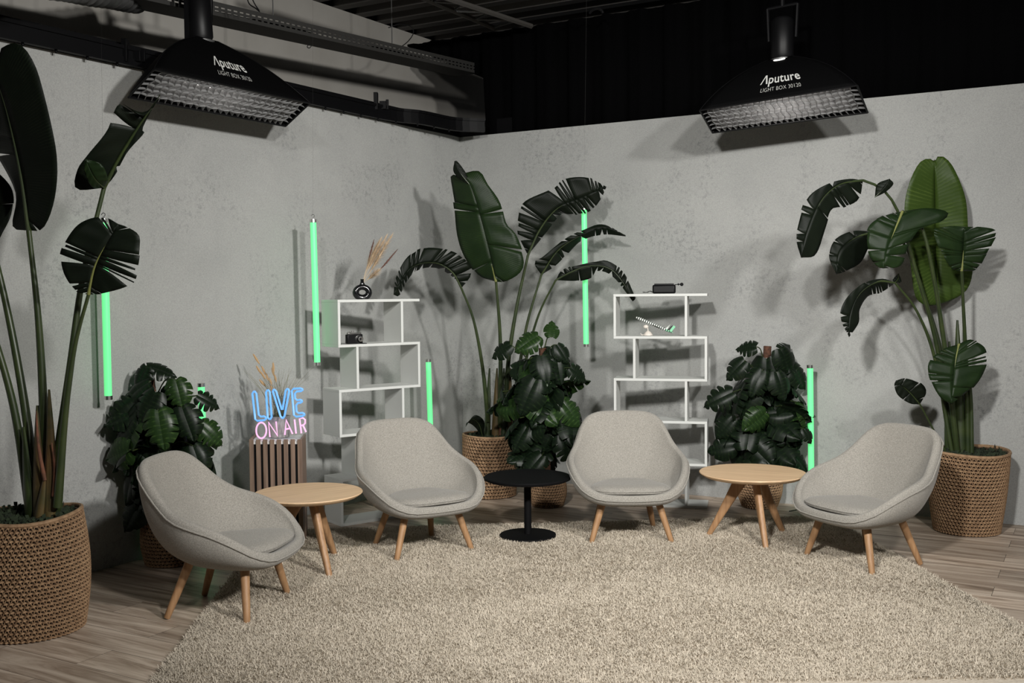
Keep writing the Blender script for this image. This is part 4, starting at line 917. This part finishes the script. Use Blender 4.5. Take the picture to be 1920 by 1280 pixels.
monstera(b0, 1.15, (-.03, .0), 46, dict(z0=.32, z1=1.04, w=lambda h: .13+.17*math.sin(h*2.6+.35), s=(.16, .25), dx=0, yy=.7), 'tall split leaf plant behind the black table, in front of the corner plant', .118, .105, .20, 10,
         [(1035, 617, -.05, .13, (.1, -1, .3), (.1, -.1, 1)), (940, 655, -.1, .16, (-.3, -.9, .6), (-1, -.2, -.4)), (990, 640, -.1, .2, (.0, -.9, .6), (-.6, -.2, -.3)), (1085, 700, -.1, .16, (.4, -.9, .4), (1, -.2, -.5)), (1055, 660, -.1, .15, (.3, -.9, .5), (.7, -.2, -1)),
          (990, 740, -.25, .27, (-.2, -1, .4), (-.5, -.2, -1)), (1070, 770, -.2, .22, (.3, -.9, .5), (.7, -.2, -.8)), (975, 820, -.2, .2, (-.3, -.9, .5), (-.6, -.2, -1)), (1065, 840, -.2, .22, (.2, -1, .4), (.4, -.2, -1)), (1000, 870, -.25, .2, (-.2, -1, .6), (-.6, -.2, -.6)), (1020, 690, -.2, .22, (0, -1, .5), (.2, -.2, -1))], 5)
b0 = P(1424, 935, 7.42); b0.z = 0
monstera(b0, 1.155, (.055, .0), 44, dict(z0=.34, z1=.95, w=lambda h: .17+.15*math.sin(h*2.8+.2), s=(.16, .24), dx=0, yy=.65), 'tall split leaf plant on a coir pole behind the right oak table', .15, .115, .235, 12,
         [(1400, 650, -.1, .15, (-.4, -.9, .6), (-.8, -.2, .3)), (1475, 655, -.1, .15, (.4, -.9, .4), (.6, -.2, .5)), (1380, 690, -.15, .18, (-.4, -.9, .5), (-1, -.2, -.7)), (1350, 745, -.15, .22, (-.2, -1, .5), (-1, -.2, -.3)), (1360, 800, -.1, .19, (-.3, -.9, .3), (-.8, -.1, -.8)), (1355, 840, -.1, .2, (-.2, -1, .3), (-1, -.1, -.1)),
          (1500, 700, -.1, .2, (.3, -.9, .5), (.7, -.2, -1)), (1500, 860, -.1, .2, (.3, -.9, .5), (.8, -.2, -.6)), (1515, 815, -.25, .11, (.2, -.9, .5), (.5, -.2, -1)), (1420, 715, -.25, .2, (-.1, -1, .4), (-.5, -.2, -1)), (1465, 720, -.25, .2, (.2, -1, .4), (.3, -.2, -1)), (1475, 675, -.15, .2, (.2, -1, .3), (.5, -.1, -1))], 8)

# ------------------------------------------------------------------ softboxes
def softbox(A1, A2, B1, B2, dep, label, ring_r=.08, txt=(.5, .14), es=2.2):
    """A: room side edge of the opening, B: wall side edge"""
    ctr = (A1+A2+B1+B2)/4; ax = (A2-A1).normalized(); n = (B1-A1).cross(A2-A1).normalized()
    if n.z > 0: n = -n                                    # opening faces down
    back = ctr - n*dep
    root = empty('softbox_light', ctr, 0, label, 'light', 'long black softboxes'); O = ctr
    side = n.cross(ax).normalized()
    if side.dot(A1-B1) < 0: side = -side                  # towards the room
    lat = [(-1, 1), (1, 1), (1, -1), (-1, -1)]            # ring corners: A1, A2, B2, B1
    ring = [back + ax*ring_r*i + side*ring_r*.8*j for i, j in lat]; rimc = [A1, A2, B2, B1]
    def panel(k, bul):
        r0, r1 = ring[k], ring[(k+1) % 4]; e0, e1 = rimc[k], rimc[(k+1) % 4]
        out = ((e0+e1)/2-ctr).normalized()
        def f(u, v):
            c0 = r0.lerp(e0, v) + ((e0-ctr).normalized()*.6 - n*.5)*bul*math.sin(v*math.pi)**.9; c1 = r1.lerp(e1, v) + ((e1-ctr).normalized()*.6 - n*.5)*bul*math.sin(v*math.pi)**.9
            return c0.lerp(c1, u) + out*.012*math.sin(u*math.pi)*math.sin(v*math.pi)
        return f
    fns = []
    for k in range(4):
        f = panel(k, .055); fns.append(f); b = MB(); nu, nv = 16, 14
        vs = [f(i/nu, j/nv)-O for j in range(nv+1) for i in range(nu+1)]; fs = [(j*(nu+1)+i, j*(nu+1)+i+1, (j+1)*(nu+1)+i+1, (j+1)*(nu+1)+i) for j in range(nv) for i in range(nu)]
        b.add(vs, fs); o = b.build('side_cover', M['sbcloth'], root); sm = o.modifiers.new('s', 'SOLIDIFY'); sm.thickness = .003
    # welt around the opening and along the ribs
    b = MB(); 
    for k in range(4): b.tube([rimc[k]-O, rimc[(k+1) % 4]-O], .006, 8)
    b.build('rim', M['black'], root)
    b = MB()
    for k in range(4): b.tube([fns[k](0, v/12)-O for v in range(13)], .004, 6)
    b.build('rib', M['black'], root)
    # diffuser inside and eggcrate grid
    b = MB(); dn = -n*.058; ins = [c.lerp(ctr, .17)+dn-O for c in rimc]; b.add(ins, [(0, 1, 2, 3)]); md = diff_mat(es)
    b.build('diffuser', md, root, smooth=False)
    b = MB(); NX, NY = 26, 6
    def gp(u, v, d): a = A1.lerp(A2, u).lerp(B1.lerp(B2, u), v); a = a.lerp(ctr, .012 + d*1.1); return a - n*d - O + n*.010*math.sin(u*math.pi)*math.sin(v*math.pi)
    th = .0015
    for i in range(1, NX):
        u_ = i/NX; st = []
        for j in range(NY+1): st.append(gp(u_+.006*(-1)**j, j/NY, 0)); st.append(gp(u_+.006*(-1)**j, j/NY, .05))
        b.add(st, [(2*j, 2*j+2, 2*j+3, 2*j+1) for j in range(NY)])
    for j in range(1, NY):
        v_ = j/NY; st = []
        for i in range(NX+1): st.append(gp(i/NX, v_+.02*(-1)**i, 0)); st.append(gp(i/NX, v_+.02*(-1)**i, .05))
        b.add(st, [(2*i, 2*i+2, 2*i+3, 2*i+1) for i in range(NX)])
    o = b.build('honeycomb_grid', M['grid'], root, smooth=False); sm = o.modifiers.new('s', 'SOLIDIFY'); sm.thickness = .003; sm.offset = 0
    # writing on the room side panel
    f = fns[0]; L = (A2-A1).length
    def mapped(verts, faces, name):
        b = MB(); vs = []
        for x, y in verts:
            u_ = txt[0] + x/L; v_ = 1-(txt[1] + y/.36); p = f(u_, v_); e = .002; du = f(u_+e, v_)-p; dv = f(u_, v_+e)-p; nn = du.cross(dv).normalized()
            if nn.dot(p-ctr) < 0 and nn.dot(CAM-p) < 0: nn = -nn
            if nn.dot(CAM-p) < 0: nn = -nn
            vs.append(p + nn*.006 - O)
        b.add(vs, faces); b.build(name, M['logo'], root, smooth=False)
    def text(body, size, x0, y0, name, bold=0, wx=1.0):
        c = bpy.data.curves.new('lettering', 'FONT'); c.body = body; c.size = size; c.space_character = 1.05; c.offset = bold
        to = bpy.data.objects.new('lettering_source', c); COL.objects.link(to); dg = bpy.context.evaluated_depsgraph_get(); me = bpy.data.meshes.new_from_object(to.evaluated_get(dg))
        bm = bmesh.new(); bm.from_mesh(me); bmesh.ops.triangulate(bm, faces=bm.faces); 
        vv = [(x0+v.co.x*wx, y0+v.co.y) for v in bm.verts]; ff = [tuple(v.index for v in q.verts) for q in bm.faces]; bm.free()
        bpy.data.objects.remove(to); bpy.data.meshes.remove(me); mapped(vv, ff, name); return max(v[0] for v in vv)
    s_ = .088
    a0 = (0, 0); lam = [((0, 0), (.026, .066), (.036, .066), (.010, 0)), ((.026, .066), (.040, .066), (.060, 0), (.047, 0))]
    vv = []; ff = []
    for q in lam: ff.append(tuple(range(len(vv), len(vv)+4))); vv += list(q)
    vv = [(x-.15, y+.03) for x, y in vv]; mapped(vv, ff, 'logo_lettering')
    text('puture', s_, -.15+.062, .03, 'logo_lettering', .0012, 1.05)
    text('LIGHT BOX 30120', .036, -.135, -.022, 'model_lettering', -.0006, .98)
    if es > 8:
        q = fns[0](.5, .10); e = .002; du = (fns[0](.52, .10)-q).normalized(); dv = (fns[0](.5, .13)-q).normalized(); nn = du.cross(dv).normalized()
        if nn.dot(CAM-q) < 0: nn = -nn
        b = MB(); b.add([q-O+nn*.006+du*.040*math.cos(k*.393)+dv*.014*math.sin(k*.393) for k in range(16)], [tuple(range(16))])
        b.build('light_slot', mat('lit_slot', (.9, .9, .9), .5, emis=(1, .97, .92), es=2.5), root, smooth=False)
    # lamp head, yoke
    b = MB(); ex = (UP*.85 - n*.15).normalized()
    b.tube([back-O, back+ex*.02-O], [.085, .085], 28); b.build('speed_ring', M['steel'], root)
    b = MB(); b.tube([back+ex*.02-O, back+ex*.05-O, back+ex*.28-O, back+ex*.30-O], [.06, .075, .075, .06], 24); lamp = b.build('lamp_head', M['black'], root)
    b = MB(); hc = back+ex*.16
    for s2 in (-1, 1): b.tube([hc+ax*.09*s2-O, hc+ax*.10*s2+UP*.22-O], .012, 8)
    b.tube([hc-ax*.10+UP*.22-O, hc+ax*.10+UP*.22-O], .012, 8); b.tube([hc+UP*.22-O, hc+UP*.5-O], .016, 8); b.build('yoke', M['blackmetal'], root)
    return root
A1 = Vector((-1.905, 5.63, 2.76)); A2 = A1 - NL*1.20; bv = -IL*.215 - UP*.125
B1 = A1+bv; B2 = A2+bv
softbox(A1, A2, B1, B2, .40, 'long black softbox with a square mesh grid hanging by the left wall', es=7, txt=(.50, .20))
A1 = P(1312, 207, 7.05); A2 = P(1607, 160, 6.60); B1 = P(1336, 249, 7.32); B2 = P(1627, 211, 6.84)
softbox(A1, A2, B1, B2, .36, 'long black softbox glowing brighter, hanging by the right wall', ring_r=.08, txt=(.52, .19), es=16)

# ------------------------------------------------------------------ overhead rail, cable tray, truss, duct, cables
def rail():
    root = empty('curtain_rail', PW(400, 140, .12), 0, 'curved black curtain rail with small rollers above the left wall', 'rail'); O = root.location
    pts = [PW(-120, 22, .045), PW(0, 48, .045), PW(300, 111, .045), PW(600, 172, .045), PW(690, 193, .045)]
    z = sum(p.z for p in pts)/len(pts)
    for p in pts: p.z = z
    e = PW(745, 203, .07); e.z = z; e2 = PW(790, 209, .15); e2.z = z; e3 = P(850, 210, 8.5); e3.z = z; e4 = P(908, 211, 8.6); e4.z = z
    path = resamp(pts+[e, e2, e3, e4], 70); b = MB()
    for dz, hw, hh in ((-.03, .018, .02), (.012, .012, .026), (.045, .022, .010)):
        vs = []; fs = []
        for i, p in enumerate(path):
            t = (path[min(69, i+1)]-path[max(0, i-1)]).normalized(); s_ = Vector((-t.y, t.x, 0))
            for a, c in ((-1, -1), (1, -1), (1, 1), (-1, 1)): vs.append(p-O+s_*hw*a+UP*(dz-.03+hh*c))
        for i in range(69):
            for k in range(4): fs.append((i*4+k, i*4+(k+1) % 4, (i+1)*4+(k+1) % 4, (i+1)*4+k))
        b.add(vs, fs)
    b.build('track', M['blackmetal'], root, smooth=False)
    for i in range(1, 66, 3):
        p = path[i]; b = MB(); b.box(p-O-UP*.065, (.012, .012, .05)); b.blob(p-O-UP*.09, .009, 8, 5); b.build('roller', M['blackmetal'], root)
    for i in (14, 17, 40, 42): pass
    for x in (235, 705):
        q = PW(x, 95 if x < 300 else 190, .05); b = MB(); b.box(q-O+UP*.0, (.03, .05, .13)); b.box(q-O+Vector((.045, .05, -.02)), (.05, .03, .06)); b.box(q-O+Vector((.075, .08, -.01)), (.02, .02, .075)); b.build('bracket', M['blackmetal'], root, bevel=.002)
rail()
def tray():
    off = .05; a = PW(150, -55, off); c = PW(905, 152, off); root = empty('cable_tray', a, 0, 'perforated steel cable tray running along above the left wall', 'cable tray')
    a = PW(250, -5, off); c = PW(760, 108, off); d = (c-a).normalized(); L = (c-a).length+1.6+1.0; a = a - d*1.6; O = root.location; t = .0025
    b = MB(); b.span(a-O, d*L, -IL*.22, UP*t)
    for s_ in (0, 1):
        o_ = a-O-IL*.22*s_
        for z0, hh in ((0, .024), (.033, .016), (.058, .027)): b.span(o_+UP*z0, d*L, IL*t, UP*hh)
        for z0 in (.024, .049):
            x = 0
            while x < L: b.span(o_+d*x+UP*z0, d*.020, IL*t, UP*.009); x += .052
    b.build('tray', M['tray'], root, smooth=False)
    for k in range(5):
        pts = [a-O-IL*(.04+.032*k)+d*(L*i/20)+UP*(.02+.012*math.sin(i*1.3+k*2)+.012) - IL*.008*math.sin(i*.9+k) for i in range(21)]
        b = MB(); b.tube(resamp(pts, 60), .009, 6); b.build('cable', M['black'], root)
    for f in (.25, .55, .8):
        q = a+d*L*f-IL*.11; b = MB(); b.tube([q-O, q-O+UP*(CZ-q.z)], .004, 6); b.build('threaded_rod', M['steel'], root)
tray()
# plenty of loose cable loops
def cable(name, pts, r_, label, Y=None, mt='black'):
    q = px(pts, Y); o0 = q[0]; b = MB(); b.tube([p-o0 for p in resamp(q, 30)], r_, 6); o = b.build(name, M[mt], None, loc=o0); tag(o, label, 'cable')
cable('cable', [(463, -4), (468, 8), (480, 16), (487, 22), (478, 8), (472, -4)], .004, 'thin black cable loop hanging at the top left above the softbox', 6.4)
cable('cable', [(728, 52), (752, 45), (773, 52), (774, 65), (760, 82), (735, 96), (700, 100)], .004, 'thin black cable drooping over the end of the cable tray', 8.4)
cable('cable', [(1105, 26), (1110, 20), (1120, 16), (1128, 20), (1130, 25)], .010, 'short black cable loop on the top edge of the curtain', 8.0)
cable('cable', [(1480, 958, 7.2), (1500, 955, 7.25), (1535, 952, 7.3), (1560, 958, 7.2), (1590, 960, 7.15)], .004, 'thin black cable lying on the floor by the right wall')
cable('cable', [(578, 84), (576, 88), (580, 90), (584, 86)], .003, 'tiny wire loop hanging under the cable tray', 6.9)
# vertical black pole behind the left softbox
b = MB(); q = P(346, 78, 6.15); b.span((0, 0, 0), (.022, 0, 0), (0, .022, 0), (0, 0, CZ-q.z)); tag(b.build('hanging_pole', M['blackmetal'], None, False, loc=q), 'short black square pole above the left softbox', 'pole')
# flexible duct, top left
q0 = P(150, -25, 5.6); q1 = P(245, -6, 6.3); b = MB(); pts = resamp([q0-(q1-q0)*1.2, q0, q1, q1+(q1-q0)*.1], 60); b.tube([p-q0 for p in pts], [.088+.007*math.sin(i*2.2) for i in range(60)], 20)
tag(b.build('ventilation_duct', M['steel'], None, loc=q0), 'ribbed silver ventilation duct at the top left corner', 'duct')
# roof truss
def truss():
    a0 = FL(770, -14, 3.72); a1 = FL(925, 52, 3.72); b0 = FL(800, -16, 3.72); b1 = FL(996, 49, 3.72)
    a0 += (a0-a1)*.8; b0 += (b0-b1)*.8
    root = empty('roof_truss', a1, 0, 'thin steel roof truss under the corrugated ceiling above the corner', 'truss'); O = root.location
    for p, q in ((a0, a1), (b0, b1)):
        b = MB(); b.tube([p-O, q-O], .022, 6); b.build('chord', M['ceil'], root, False)
    n = 7
    for i in range(n):
        p = a0.lerp(a1, i/n); q = b0.lerp(b1, (i+.35)/n); e = a0.lerp(a1, (i+1)/n)
        b = MB(); b.tube([p-O, q-O], .009, 6); b.build('web_bar', M['chrome' if i % 2 else 'steel'], root); b = MB(); b.tube([q-O, e-O], .009, 6); b.build('web_bar', M['steel'], root)
truss()
print('objects', len(bpy.data.objects))
